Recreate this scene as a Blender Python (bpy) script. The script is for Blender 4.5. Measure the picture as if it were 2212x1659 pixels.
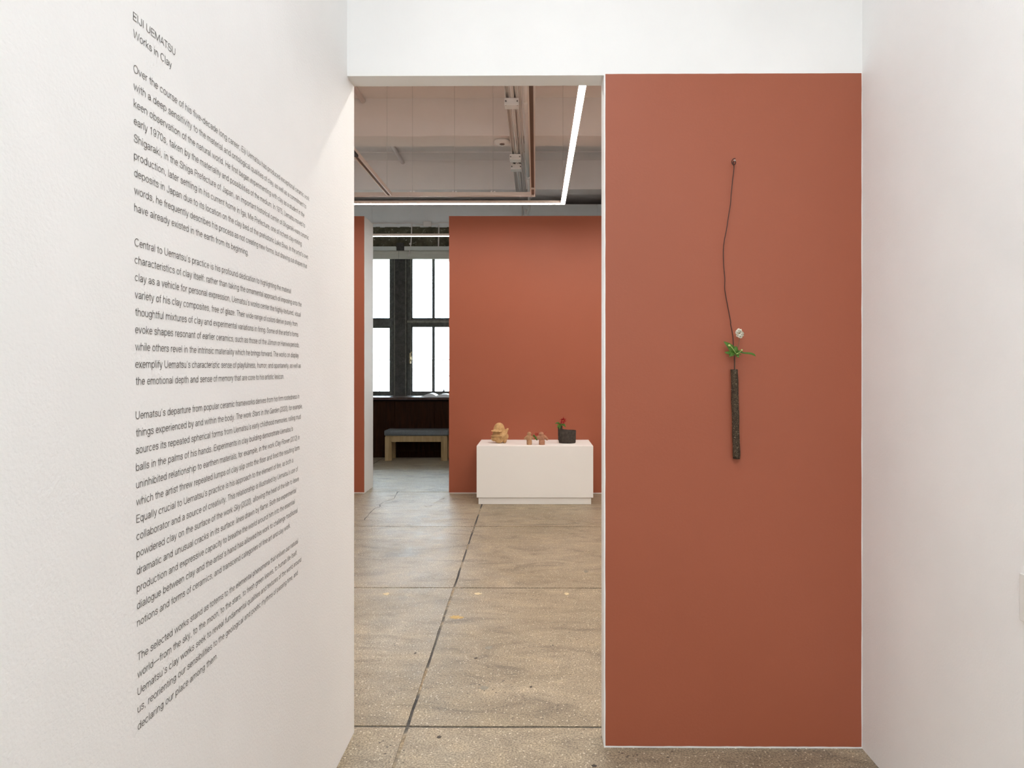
import bpy, math, random
from mathutils import Vector, Matrix

random.seed(7)
for o in list(bpy.data.objects):
    bpy.data.objects.remove(o)
SC = bpy.context.scene
COL = SC.collection

# ------------------------------------------------------------------ camera
W_PX, H_PX, F_PX = 2212.0, 1659.0, 1475.0
YAW = 0.0073
CX, CY, EYE = 1146.2, 795.0, 1.365
cam = bpy.data.cameras.new('camera')
cam.sensor_fit = 'HORIZONTAL'
cam.sensor_width = 36.0
cam.lens = F_PX / W_PX * 36.0
cam.shift_x = -(CX - W_PX / 2) / W_PX
cam.shift_y = -(H_PX / 2 - CY) / W_PX
cam.clip_start = 0.05
cam.clip_end = 200
camo = bpy.data.objects.new('camera', cam)
COL.objects.link(camo)
camo.location = (0, 0, EYE)
camo.rotation_euler = (math.pi / 2, 0, YAW)
SC.camera = camo

# ------------------------------------------------------------------ sky + exposure
world = bpy.data.worlds.new('sky')
SC.world = world
world.use_nodes = True
bg = world.node_tree.nodes['Background']
bg.inputs[0].default_value = (0.76, 0.88, 1.0, 1)
bg.inputs[1].default_value = 20.0
SC.view_settings.view_transform = 'Standard'
SC.view_settings.look = 'None'
SC.view_settings.gamma = 1.0
SC.view_settings.use_curve_mapping = False
SC.view_settings.exposure = 0.0
LAMP = {'hall': 118.0, 'foyer': 190.0, 'gallery': 55.0, 'bay': 13.0}   # radiance of the linear lamps; the foyer ones are added fill


# measured photo point -> world point on the vertical plane Y = d
def ray(px, py):
    u = (px - CX) / F_PX
    v = (CY - py) / F_PX
    c, s = math.cos(YAW), math.sin(YAW)
    return Vector((-s + u * c, c + u * s, v))


def P(px, py, d):
    r = ray(px, py)
    t = d / r.y
    return Vector((r.x * t, d, EYE + r.z * t))


def onX(px, py, x):
    r = ray(px, py)
    t = x / r.x
    return Vector((x, r.y * t, EYE + r.z * t))


def PXX(px, d):
    return P(px, CY, d).x


def PZ(py, d, px=1157):
    return P(px, py, d).z


# ------------------------------------------------------------------ materials
MATS = {}


def nt(name):
    m = bpy.data.materials.new(name)
    m.use_nodes = True
    return m, m.node_tree, m.node_tree.nodes['Principled BSDF']


def coords(t, scale=(1, 1, 1)):
    g = t.nodes.new('ShaderNodeNewGeometry')
    mp = t.nodes.new('ShaderNodeMapping')
    mp.inputs['Scale'].default_value = scale
    t.links.new(g.outputs['Position'], mp.inputs['Vector'])
    return mp.outputs[0]


def noise(t, vec, scale, detail=3, rough=0.55, dist=0.0):
    n = t.nodes.new('ShaderNodeTexNoise')
    n.inputs['Scale'].default_value = scale
    n.inputs['Detail'].default_value = detail
    n.inputs['Roughness'].default_value = rough
    n.inputs['Distortion'].default_value = dist
    t.links.new(vec, n.inputs['Vector'])
    return n.outputs['Fac']


def ramp(t, fac, stops):
    r = t.nodes.new('ShaderNodeValToRGB')
    e = r.color_ramp.elements
    while len(e) < len(stops):
        e.new(0.5)
    for i, (p, c) in enumerate(stops):
        e[i].position = p
        e[i].color = tuple(c) + (1,) if len(c) == 3 else c
    t.links.new(fac, r.inputs[0])
    return r.outputs[0]


def mix(t, fac, a, b, mode='MIX'):
    m = t.nodes.new('ShaderNodeMix')
    m.data_type = 'RGBA'
    m.blend_type = mode
    for sock, v in ((m.inputs[0], fac), (m.inputs[6], a), (m.inputs[7], b)):
        if isinstance(v, (int, float)):
            sock.default_value = v
        elif isinstance(v, (tuple, list)):
            sock.default_value = tuple(v) + (1,) if len(v) == 3 else v
        else:
            t.links.new(v, sock)
    return m.outputs[2]


def bump(t, bsdf, h, strength, dist):
    b = t.nodes.new('ShaderNodeBump')
    b.inputs['Strength'].default_value = strength
    b.inputs['Distance'].default_value = dist
    t.links.new(h, b.inputs['Height'])
    t.links.new(b.outputs[0], bsdf.inputs['Normal'])


def paint(name, col, rough=0.6, var=0.03, bscale=170, bstr=0.35, bdist=0.0012, spec=0.35, metal=0.0):
    m, t, b = nt(name)
    v = coords(t)
    f = noise(t, v, 1.7, 4)
    lo = tuple(c * (1 - var) for c in col)
    hi = tuple(min(1, c * (1 + var)) for c in col)
    t.links.new(ramp(t, f, [(0.3, lo), (0.7, hi)]), b.inputs['Base Color'])
    b.inputs['Roughness'].default_value = rough
    b.inputs['Specular IOR Level'].default_value = spec
    b.inputs['Metallic'].default_value = metal
    if bstr:
        bump(t, b, noise(t, v, bscale, 2, 0.6), bstr, bdist)
    MATS[name] = m
    return m


def mottle(name, c1, c2, scale=20, rough=0.8, bstr=0.5, bdist=0.003, specks=None, detail=5, spec=0.3, fine=None):
    m, t, b = nt(name)
    v = coords(t)
    col = ramp(t, noise(t, v, scale, detail, 0.65), [(0.32, c1), (0.68, c2)])
    if specks:
        sc, thr, sc_col = specks
        f = noise(t, v, sc, 1, 0.5)
        k = ramp(t, f, [(thr, (0, 0, 0)), (min(thr + 0.04, 1), (1, 1, 1))])
        col = mix(t, k, col, sc_col)
    t.links.new(col, b.inputs['Base Color'])
    b.inputs['Roughness'].default_value = rough
    b.inputs['Specular IOR Level'].default_value = spec
    bump(t, b, noise(t, v, fine or scale * 4, 4, 0.65), bstr, bdist)
    MATS[name] = m
    return m


paint('white_wall', (0.90, 0.893, 0.885), bscale=140, bstr=0.6, bdist=0.0016)
paint('white_wall_smooth', (0.89, 0.885, 0.878), bscale=90, bstr=0.15)
paint('red_paint', (0.342, 0.096, 0.050), rough=0.5, bscale=120, bstr=0.28, var=0.02)
paint('ceiling_paint', (0.89, 0.80, 0.755), bscale=9, bstr=0.35, bdist=0.006, rough=0.85, spec=0.08)
paint('pipe_paint', (0.86, 0.80, 0.765), rough=0.7, bscale=60, bstr=0.15, spec=0.12)
paint('track_paint', (0.70, 0.60, 0.54), rough=0.45, bstr=0)
paint('slot_dark', (0.16, 0.10, 0.075), rough=0.6, bstr=0)
paint('black_plastic', (0.015, 0.014, 0.013), rough=0.5, bstr=0)
paint('plinth_white', (0.90, 0.885, 0.865), rough=0.5, bscale=200, bstr=0.06, var=0.01)
paint('cable_steel', (0.30, 0.27, 0.25), rough=0.4, bstr=0, metal=0.5)
paint('cable_paint', (0.52, 0.46, 0.42), rough=0.5, bstr=0)
paint('vinyl', (0.105, 0.098, 0.092), rough=0.5, bstr=0, var=0.1)
paint('paper', (0.88, 0.89, 0.9), rough=0.6, bstr=0)
paint('blind_cloth', (0.66, 0.64, 0.56), rough=0.8, bscale=300, bstr=0.2)
paint('headrail', (0.72, 0.74, 0.70), rough=0.5, bstr=0)
paint('wire_iron', (0.05, 0.022, 0.018), rough=0.5, bscale=400, bstr=0.2)
paint('brass', (0.55, 0.43, 0.25), rough=0.35, bstr=0, metal=0.9)
paint('plate_plastic', (0.83, 0.82, 0.79), rough=0.35, bstr=0)
paint('stem_green', (0.10, 0.17, 0.045), rough=0.5, bstr=0)
paint('stem_brown', (0.17, 0.10, 0.055), rough=0.5, bstr=0)
paint('bud_green', (0.50, 0.56, 0.20), rough=0.5, bstr=0)
paint('stamen', (0.62, 0.34, 0.10), rough=0.6, bstr=0)
paint('petal_white', (0.93, 0.88, 0.76), rough=0.6, bscale=300, bstr=0.2, var=0.06)
paint('petal_red', (0.33, 0.012, 0.012), rough=0.5, bstr=0, var=0.2)
paint('fence_blue', (0.058, 0.052, 0.048), rough=0.7, bstr=0)
mottle('leaf_green', (0.04, 0.11, 0.012), (0.095, 0.20, 0.028), scale=70, rough=0.45, bstr=0.25)
mottle('tan_clay', (0.44, 0.25, 0.10), (0.68, 0.44, 0.22), scale=28, rough=0.85, bstr=0.9, bdist=0.004, specks=(160, 0.66, (0.26, 0.15, 0.06)))
mottle('brown_clay', (0.36, 0.19, 0.10), (0.52, 0.31, 0.17), scale=34, rough=0.85, bstr=0.7)
mottle('rust_clay', (0.33, 0.15, 0.09), (0.47, 0.24, 0.15), scale=34, rough=0.85, bstr=0.7)
mottle('dark_clay', (0.030, 0.024, 0.020), (0.075, 0.06, 0.05), scale=40, rough=0.9, bstr=0.8)
mottle('speckled_clay', (0.030, 0.020, 0.013), (0.075, 0.050, 0.030), scale=70, rough=0.9, bstr=0.9, bdist=0.0015,
       specks=(420, 0.66, (0.36, 0.28, 0.18)), fine=500)
mottle('lintel_concrete', (0.055, 0.050, 0.032), (0.16, 0.145, 0.095), scale=9, rough=0.9, bstr=0.8, specks=(34, 0.68, (0.33, 0.32, 0.25)))
mottle('dark_steel', (0.052, 0.050, 0.046), (0.105, 0.100, 0.092), scale=18, rough=0.75, bstr=0.3, spec=0.12, specks=(60, 0.69, (0.17, 0.165, 0.15)))
mottle('frame_steel', (0.075, 0.076, 0.068), (0.15, 0.15, 0.135), scale=25, rough=0.6, bstr=0.3, spec=0.2)
mottle('frame_edge', (0.16, 0.15, 0.12), (0.30, 0.29, 0.24), scale=25, rough=0.5, bstr=0.2)  # lighter than the frame steel: edge highlights put into the bead colour
mottle('cushion_felt', (0.115, 0.12, 0.125), (0.18, 0.185, 0.19), scale=120, rough=0.95, bstr=0.5, spec=0.1)


def wood(name, c1, c2, sc=(14, 14, 1.2), rough=0.5):
    m, t, b = nt(name)
    v = coords(t, sc)
    t.links.new(ramp(t, noise(t, v, 3.0, 6, 0.65, 0.6), [(0.3, c1), (0.7, c2)]), b.inputs['Base Color'])
    b.inputs['Roughness'].default_value = rough
    b.inputs['Specular IOR Level'].default_value = 0.15
    bump(t, b, noise(t, v, 8, 4), 0.15, 0.002)
    MATS[name] = m


wood('dark_wood', (0.016, 0.0055, 0.0025), (0.042, 0.015, 0.007), rough=0.65)
MATS['dark_wood'].node_tree.nodes['Principled BSDF'].inputs['Specular IOR Level'].default_value = 0.06
wood('sill_wood', (0.03, 0.012, 0.006), (0.07, 0.028, 0.014), rough=0.3)
MATS['sill_wood'].node_tree.nodes['Principled BSDF'].inputs['Specular IOR Level'].default_value = 0.35
wood('oak', (0.33, 0.215, 0.10), (0.46, 0.31, 0.16), rough=0.45)


def concrete_floor():
    m, t, b = nt('polished_concrete')
    v = coords(t)
    big = noise(t, v, 0.9, 5, 0.6, 0.8)
    base = ramp(t, big, [(0.30, (0.275, 0.222, 0.150)), (0.5, (0.335, 0.270, 0.188)), (0.72, (0.39, 0.325, 0.24))])
    st = noise(t, coords(t, (1.0, 2.2, 1)), 2.4, 6, 0.62, 1.8)
    base = mix(t, 0.75, base, ramp(t, st, [(0.32, (0.52, 0.52, 0.54)), (0.46, (0.90, 0.89, 0.88)), (0.56, (1.0, 1.0, 1.0)), (0.70, (1.25, 1.22, 1.16))]), 'MULTIPLY')
    cl = noise(t, v, 7, 5, 0.7)
    base = mix(t, 0.6, base, ramp(t, cl, [(0.3, (0.72, 0.72, 0.72)), (0.55, (1, 1, 1)), (0.75, (1.06, 1.05, 1.02))]), 'MULTIPLY')
    # aggregate
    fine = noise(t, v, 150, 2, 0.7)
    base = mix(t, 0.9, base, ramp(t, fine, [(0.34, (0.50, 0.48, 0.46)), (0.5, (1, 1, 1)), (0.66, (1.55, 1.55, 1.50))]), 'MULTIPLY')
    vo = t.nodes.new('ShaderNodeTexVoronoi')
    vo.inputs['Scale'].default_value = 85
    t.links.new(v, vo.inputs['Vector'])
    sp = ramp(t, vo.outputs['Distance'], [(0.14, (1, 1, 1)), (0.30, (0, 0, 0))])
    sel = ramp(t, vo.outputs['Color'], [(0.62, (0, 0, 0)), (0.68, (1, 1, 1))])
    base = mix(t, mix(t, 1.0, sp, sel, 'MULTIPLY'), base, (0.74, 0.66, 0.52))
    # pits and dark flecks, gathered in patches
    pv = t.nodes.new('ShaderNodeTexVoronoi')
    pv.inputs['Scale'].default_value = 42
    t.links.new(coords(t, (0.8, 1, 1)), pv.inputs['Vector'])
    pd = ramp(t, pv.outputs['Distance'], [(0.11, (1, 1, 1)), (0.19, (0, 0, 0))])
    ps = ramp(t, noise(t, v, 2.3, 3), [(0.46, (0, 0, 0)), (0.62, (1, 1, 1))])
    base = mix(t, mix(t, 1.0, pd, ps, 'MULTIPLY'), base, (0.07, 0.055, 0.045))
    t.links.new(base, b.inputs['Base Color'])
    rr = ramp(t, cl, [(0.3, (0.46, 0.46, 0.46)), (0.7, (0.60, 0.60, 0.60))])
    t.links.new(rr, b.inputs['Roughness'])
    b.inputs['Specular IOR Level'].default_value = 0.5
    bump(t, b, noise(t, v, 60, 4, 0.6), 0.12, 0.002)
    MATS['polished_concrete'] = m


concrete_floor()


def joint_mat():
    m, t, b = nt('joint_filler')
    v = coords(t)
    c = ramp(t, noise(t, v, 3.3, 3, 0.5), [(0.42, (0.045, 0.042, 0.042)), (0.54, (0.12, 0.11, 0.095)), (0.60, (0.33, 0.27, 0.19)), (0.72, (0.36, 0.24, 0.12))])
    c = mix(t, 0.8, c, ramp(t, noise(t, v, 90, 3), [(0.35, (0.5, 0.5, 0.5)), (0.65, (1.3, 1.3, 1.3))]), 'MULTIPLY')
    t.links.new(c, b.inputs['Base Color'])
    b.inputs['Roughness'].default_value = 0.8
    MATS['joint_filler'] = m


joint_mat()


def glow(name, col, strength):
    m = bpy.data.materials.new(name)
    m.use_nodes = True
    t = m.node_tree
    t.nodes.clear()
    e = t.nodes.new('ShaderNodeEmission')
    e.inputs[0].default_value = tuple(col) + (1,)
    e.inputs[1].default_value = strength
    o = t.nodes.new('ShaderNodeOutputMaterial')
    t.links.new(e.outputs[0], o.inputs[0])
    MATS[name] = m


WARM = (1.0, 0.945, 0.875)
glow('lamp_hall', (0.90, 0.965, 1.0), LAMP['hall'])
glow('fill_foyer', (0.90, 0.965, 1.0), LAMP['foyer'])
glow('lamp_gallery', WARM, LAMP['gallery'])
glow('lamp_bay', WARM, LAMP['bay'])


def glass():
    m = bpy.data.materials.new('window_glass')
    m.use_nodes = True
    t = m.node_tree
    t.nodes.clear()
    tr = t.nodes.new('ShaderNodeBsdfTransparent')
    tr.inputs[0].default_value = (0.93, 0.96, 0.96, 1)
    gl = t.nodes.new('ShaderNodeBsdfGlossy')
    gl.inputs['Roughness'].default_value = 0.03
    fr = t.nodes.new('ShaderNodeFresnel')
    fr.inputs[0].default_value = 1.45
    mx = t.nodes.new('ShaderNodeMixShader')
    o = t.nodes.new('ShaderNodeOutputMaterial')
    t.links.new(fr.outputs[0], mx.inputs[0])
    t.links.new(tr.outputs[0], mx.inputs[1])
    t.links.new(gl.outputs[0], mx.inputs[2])
    t.links.new(mx.outputs[0], o.inputs[0])
    MATS['window_glass'] = m


glass()


# ------------------------------------------------------------------ mesh builder
class MB:
    def __init__(self):
        self.v, self.f = [], []

    def add(self, vs, fs):
        n = len(self.v)
        self.v += [tuple(p) for p in vs]
        self.f += [tuple(i + n for i in q) for q in fs]
        return self

    def box(self, x0, x1, y0, y1, z0, z1):
        vs = [(x, y, z) for z in (z0, z1) for y in (y0, y1) for x in (x0, x1)]
        return self.add(vs, [(0, 2, 3, 1), (4, 5, 7, 6), (0, 1, 5, 4), (2, 6, 7, 3), (0, 4, 6, 2), (1, 3, 7, 5)])

    def bbox(self, x0, x1, y0, y1, z0, z1, b):
        """box with bevelled edges"""
        import bmesh
        bm = bmesh.new()
        bmesh.ops.create_cube(bm, size=1)
        for q in bm.verts:
            q.co = Vector(((x0 + x1) / 2 + q.co.x * (x1 - x0), (y0 + y1) / 2 + q.co.y * (y1 - y0), (z0 + z1) / 2 + q.co.z * (z1 - z0)))
        bmesh.ops.bevel(bm, geom=list(bm.edges), offset=b, segments=2, profile=0.6, affect='EDGES')
        return self.frombm(bm)

    def frombm(self, bm):
        bm.verts.index_update()
        self.add([q.co[:] for q in bm.verts], [[l.index for l in f.verts] for f in bm.faces])
        bm.free()
        return self

    def prism(self, poly, axis, a, b):
        """extrude a closed 2D polygon along an axis ('x','y','z')"""
        def mk(p, h):
            if axis == 'z':
                return (p[0], p[1], h)
            if axis == 'y':
                return (p[0], h, p[1])
            return (h, p[0], p[1])
        n = len(poly)
        vs = [mk(p, a) for p in poly] + [mk(p, b) for p in poly]
        fs = [tuple(range(n)), tuple(range(2 * n - 1, n - 1, -1))]
        fs += [(i, i + n, (i + 1) % n + n, (i + 1) % n) for i in range(n)]
        return self.add(vs, fs)

    def tube(self, pts, r, n=10, caps=True):
        pts = [Vector(p) for p in pts]
        rs = r if isinstance(r, (list, tuple)) else [r] * len(pts)
        vs, fs = [], []
        up = None
        for i, p in enumerate(pts):
            a = pts[max(i - 1, 0)]
            b = pts[min(i + 1, len(pts) - 1)]
            t = (b - a).normalized()
            if up is None:
                up = t.orthogonal().normalized()
            else:
                up = (up - t * up.dot(t))
                up = up.normalized() if up.length > 1e-6 else t.orthogonal().normalized()
            w = t.cross(up)
            for k in range(n):
                an = 2 * math.pi * k / n
                vs.append(p + (up * math.cos(an) + w * math.sin(an)) * rs[i])
        for i in range(len(pts) - 1):
            for k in range(n):
                k2 = (k + 1) % n
                fs.append((i * n + k, i * n + k2, (i + 1) * n + k2, (i + 1) * n + k))
        if caps:
            fs.append(tuple(range(n - 1, -1, -1)))
            fs.append(tuple(range((len(pts) - 1) * n, len(pts) * n)))
        return self.add(vs, fs)

    def lathe(self, prof, c, n=24):
        vs, fs = [], []
        for r, z in prof:
            for k in range(n):
                a = 2 * math.pi * k / n
                vs.append((c[0] + r * math.cos(a), c[1] + r * math.sin(a), c[2] + z))
        for i in range(len(prof) - 1):
            for k in range(n):
                k2 = (k + 1) % n
                fs.append((i * n + k, i * n + k2, (i + 1) * n + k2, (i + 1) * n + k))
        fs.append(tuple(range(n - 1, -1, -1)))
        fs.append(tuple(range((len(prof) - 1) * n, len(prof) * n)))
        return self.add(vs, fs)

    def ball(self, c, r, sx=1, sy=1, sz=1, n=12, rot=None):
        vs, fs = [], []
        m = n // 2
        M = rot or Matrix.Identity(3)
        for i in range(m + 1):
            th = math.pi * i / m
            for k in range(n):
                ph = 2 * math.pi * k / n
                q = M @ Vector((r * sx * math.sin(th) * math.cos(ph), r * sy * math.sin(th) * math.sin(ph), r * sz * math.cos(th)))
                vs.append(Vector(c) + q)
        for i in range(m):
            for k in range(n):
                k2 = (k + 1) % n
                fs.append((i * n + k, (i + 1) * n + k, (i + 1) * n + k2, i * n + k2))
        return self.add(vs, fs)

    def build(self, name, mat, parent=None, smooth=False):
        me = bpy.data.meshes.new(name)
        me.from_pydata(self.v, [], self.f)
        me.update()
        me.materials.append(MATS[mat])
        if smooth:
            me.polygons.foreach_set('use_smooth', [True] * len(me.polygons))
        o = bpy.data.objects.new(name, me)
        COL.objects.link(o)
        if parent is not None:
            o.parent = parent
            o.matrix_parent_inverse = Matrix.Translation(-parent_loc(parent))
        return o


def parent_loc(p):
    l = Vector(p.location)
    q = p
    while q.parent is not None:
        q = q.parent
        l = l if p.type == 'MESH' and p.location.length == 0 else l
    return Vector(p.location) if p.parent is None else Vector((0, 0, 0))


def fixnormals(o):
    import bmesh
    bm = bmesh.new()
    bm.from_mesh(o.data)
    bmesh.ops.recalc_face_normals(bm, faces=bm.faces)
    bm.to_mesh(o.data)
    bm.free()
    return o


def thing(name, loc, label, cat, group=None):
    o = bpy.data.objects.new(name, None)
    o.empty_display_size = 0.05
    COL.objects.link(o)
    o.location = loc
    return tag(o, label, cat, group)


def tag(o, label, cat, group=None):
    o['label'] = label
    o['category'] = cat
    if group:
        o['group'] = group
    return o


def struct(o, label=None):
    o['kind'] = 'structure'
    if label:
        o['label'] = label
        
    return o


def box(name, mat, x0, x1, y0, y1, z0, z1, parent=None, bev=0):
    m = MB()
    if bev:
        m.bbox(x0, x1, y0, y1, z0, z1, bev)
    else:
        m.box(x0, x1, y0, y1, z0, z1)
    return m.build(name, mat, parent)


def smooth_pts(pts, k=6):
    """Catmull-Rom through points"""
    pts = [Vector(p) for p in pts]
    out = []
    for i in range(len(pts) - 1):
        p0, p1, p2, p3 = pts[max(i - 1, 0)], pts[i], pts[i + 1], pts[min(i + 2, len(pts) - 1)]
        for j in range(k):
            s = j / k
            out.append(0.5 * ((2 * p1) + (p2 - p0) * s + (2 * p0 - 5 * p1 + 4 * p2 - p3) * s * s + (3 * p1 - p0 - 3 * p2 + p3) * s ** 3))
    out.append(pts[-1])
    return out


# ------------------------------------------------------------------ main dimensions
Y_DOOR, T_DOOR = 2.458, 0.090            # partition with the doorway
XL = PXX(750, Y_DOOR)                    # hall left wall face
XR = PXX(1862.5, Y_DOOR)                 # hall right wall face
XJ = PXX(1304.5, Y_DOOR)                 # door jamb
Z_HEAD = PZ(163.5, Y_DOOR, 1030)         # header underside
Z_WALL = 3.02
Z_CEIL = 4.13
Y_RED = 7.43                             # red gallery wall
X_RED = PXX(970, Y_RED)
X_RED2 = PXX(787, Y_RED)
T_RED = 0.40
Y_WAIN, Y_WIN = 10.42, 10.95
X0, X1, Y0, Y1 = -5.2, 5.2, -5.6, 12.2   # outer shell

# ------------------------------------------------------------------ floor
floor = struct(box('floor', 'joint_filler', X0, X1, Y0, Y1, -0.10, -0.004), 'polished concrete floor cut into big slabs')
GAP = 0.013
ROWS = [2.598 + 1.64 * k for k in range(-5, 7)]
ROWS[0], ROWS[-1] = Y0, Y1
ROWS = sorted(ROWS)


def jx(k, y):
    return -0.457 - 0.0119 * y + 1.74 * k


for j in range(len(ROWS) - 1):
    ya, yb = ROWS[j] + GAP / 2, ROWS[j + 1] - GAP / 2
    for k in range(-3, 4):
        h = 0.0 + random.uniform(-0.0006, 0.0)
        poly = [(max(X0, jx(k, ya) + GAP / 2), ya), (min(X1, jx(k + 1, ya) - GAP / 2), ya),
                (min(X1, jx(k + 1, yb) - GAP / 2), yb), (max(X0, jx(k, yb) + GAP / 2), yb)]
        if poly[0][0] >= X1 or poly[1][0] <= X0:
            continue
        # a little ragged along the saw cuts
        def edge(a, b, n):
            out = []
            for i in range(n):
                s = i / n
                out.append((a[0] + (b[0] - a[0]) * s + (random.uniform(-0.0022, 0.0022) if 0 < i else 0),
                            a[1] + (b[1] - a[1]) * s + (random.uniform(-0.0022, 0.0022) if 0 < i else 0)))
            return out
        pp = edge(poly[0], poly[1], 14) + edge(poly[1], poly[2], 14) + edge(poly[2], poly[3], 14) + edge(poly[3], poly[0], 14)
        fixnormals(MB().prism(pp, 'z', -0.03, h).build('slab', 'polished_concrete', floor))

# old patches and a hairline crack in the slabs
mottle('patch_pale', (0.62, 0.50, 0.30), (0.74, 0.63, 0.42), scale=60)
mottle('patch_grey', (0.24, 0.22, 0.18), (0.34, 0.31, 0.25), scale=60)
mottle('patch_ochre', (0.48, 0.31, 0.11), (0.56, 0.40, 0.18), scale=60)
mottle('patch_dark', (0.05, 0.04, 0.035), (0.10, 0.085, 0.07), scale=60)


def floor_pt(px, py):
    r = ray(px, py)
    t = -EYE / r.z
    return Vector((r.x * t, r.y * t, 0))


for (px, py, wx, hy, mat) in [(1032, 1282.5, 9, 3, 'patch_pale'), (834, 1283, 8, 3, 'patch_pale'), (1224, 1282.5, 6.5, 3, 'patch_pale'),
                              (984, 1333, 18, 4, 'patch_ochre'), (1055, 1399, 10, 4, 'patch_grey'), (1045, 1486, 12, 5, 'patch_grey'),
                              (1266, 1234, 6, 3, 'patch_grey'), (1283, 1654, 6, 3, 'patch_dark'), (949, 1592, 5, 3, 'patch_dark'),
                              (1147, 1484, 4, 2, 'patch_dark'), (1028, 1422, 4, 1.5, 'patch_dark'), (897, 1411, 3, 2, 'patch_dark')]:
    c = floor_pt(px, py)
    ex = (floor_pt(px + wx, py) - c).length
    ey = (floor_pt(px, py - hy) - c).length
    poly = []
    for i in range(16):
        a = 2 * math.pi * i / 16
        q = random.uniform(0.55, 1.1)
        poly.append((c.x + ex * q * math.cos(a), c.y + ey * q * math.sin(a)))
    fixnormals(MB().prism(poly, 'z', -0.002, 0.0006).build('floor_patch', mat, floor))


def ribbon2(pts, w):
    L, R = [], []
    for i, p in enumerate(pts):
        a, b = pts[max(i - 1, 0)], pts[min(i + 1, len(pts) - 1)]
        t = (b - a).normalized()
        n = Vector((-t.y, t.x, 0)) * w * random.uniform(0.5, 1.3)
        L.append(p + n)
        R.append(p - n)
    vs = [(p.x, p.y, 0.0008) for p in L + R]
    n = len(pts)
    return MB().add(vs, [(i, i + n, i + n + 1, i + 1) for i in range(n - 1)])


for cr in ([(860, 1062), (855, 1070), (851, 1077), (838, 1081), (828, 1085), (821, 1090), (820, 1095), (809, 1099), (798, 1110), (786, 1124)],
           [(960, 1076), (956, 1078), (950, 1079)], [(916, 1093), (926, 1094), (934, 1092)]):
    pts = smooth_pts([floor_pt(*q) for q in cr], 3)
    pts = [p + Vector((random.uniform(-.004, .004), random.uniform(-.008, .008), 0)) for p in pts]
    ribbon2(pts, 0.0035).build('crack', 'patch_dark', floor)

# ------------------------------------------------------------------ ceiling
ceil = struct(box('ceiling', 'ceiling_paint', X0, X1, Y0, Y1, Z_CEIL, Z_CEIL + 0.2), 'painted concrete ceiling with downstand beams')
Z_BEAM = 3.74
for yb, wb in ((0.70, 0.31), (2.80, 0.31), (4.90, 0.31), (6.985, 0.325), (9.08, 0.27)):
    # beams with a slightly ragged lower arris
    n = 60
    vs, fs = [], []
    for i in range(n + 1):
        xa = X0 + (X1 - X0) * i / n
        r1, r2, r3 = (random.uniform(-1, 1) for _ in range(3))
        vs += [(xa, yb, Z_CEIL), (xa, yb + r1 * 0.004, Z_BEAM + r3 * 0.003), (xa, yb + wb + r2 * 0.006, Z_BEAM + r3 * 0.003), (xa, yb + wb, Z_CEIL)]
    for i in range(n):
        a = 4 * i
        fs += [(a + k_, a + k_ + 1, a + k_ + 5, a + k_ + 4) for k_ in range(3)] + [(a + 3, a, a + 4, a + 7)]
    fs += [(0, 3, 2, 1), (4 * n, 4 * n + 1, 4 * n + 2, 4 * n + 3)]
    fixnormals(MB().add(vs, fs).build('beam', 'ceiling_paint', ceil))
# board joints in the slab soffit
for yy in (6.62, 8.72):
    box('ceiling_board_edge', 'ceiling_paint', X0, X1, yy, yy + 0.33, Z_CEIL - 0.012, Z_CEIL, ceil)

# ------------------------------------------------------------------ outer shell
struct(box('wall_west', 'white_wall_smooth', X0 - 0.2, X0, Y0, Y1, 0, Z_CEIL), 'white outer wall on the left')
struct(box('wall_east', 'white_wall_smooth', X1, X1 + 0.2, Y0, Y1, 0, Z_CEIL), 'white outer wall on the right')
struct(box('wall_rear', 'white_wall_smooth', X0, X1, Y0 - 0.2, Y0, 0, Z_CEIL), 'white wall behind the viewer')
struct(box('wall_far', 'white_wall_smooth', X0, X1, Y1, Y1 + 0.2, 3.3, Z_CEIL), 'plain wall above the windows')

# ------------------------------------------------------------------ hall partitions
wl = struct(box('wall_left', 'white_wall', XL - 0.12, XL, -0.35, Y_DOOR + T_DOOR + 0.004, 0, Z_WALL), 'white stippled wall carrying the exhibition text')
wr = struct(box('wall_right', 'white_wall', XR, XR + 0.12, 0.0, Y_DOOR, 0, Z_WALL), 'white hall wall on the right')
wd = MB()
wd.box(XL, XJ, Y_DOOR, Y_DOOR + T_DOOR, Z_HEAD, Z_WALL)
wd.box(XJ, XR + 0.12, Y_DOOR, Y_DOOR + T_DOOR, 0, Z_WALL)
wd = struct(wd.build('wall_front', 'white_wall_smooth'), 'white partition with an open doorway beside a red field')
# partition runs on to the right outside the hall and to the left behind the text wall
struct(box('wall_front_right', 'white_wall_smooth', XR + 0.12, X1, Y_DOOR, Y_DOOR + T_DOOR, 0, Z_WALL), 'white partition beyond the hall on the right')
struct(box('wall_front_left', 'white_wall_smooth', X0, XL - 0.12, Y_DOOR, Y_DOOR + T_DOOR, 0, Z_WALL), 'white partition beyond the hall on the left')
def red_face(x0, x1, z0, z1, y, parent, wob=0.0006, t=0.002):
    """coat of red paint: thin skin with a hand-cut edge"""
    poly = []
    n = 40
    wobx = lambda: random.uniform(-wob, wob)
    for i in range(n):
        poly.append((x0 + (x1 - x0) * i / n, z0 + wobx()))
    for i in range(n):
        poly.append((x1 + wobx(), z0 + (z1 - z0) * i / n))
    for i in range(n):
        poly.append((x1 + (x0 - x1) * i / n, z1 + wobx() * 0.4))
    for i in range(n):
        poly.append((x0 + wobx(), z1 + (z0 - z1) * i / n))
    return fixnormals(MB().prism(poly, 'y', y - t, y).build('painted_field', 'red_paint', parent))


pf = red_face(XJ + 0.0055, XR - 0.0035, 0.007, PZ(159.5, Y_DOOR, 1580), Y_DOOR, wd)
pf['label'] = 'terracotta red painted field'

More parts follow.
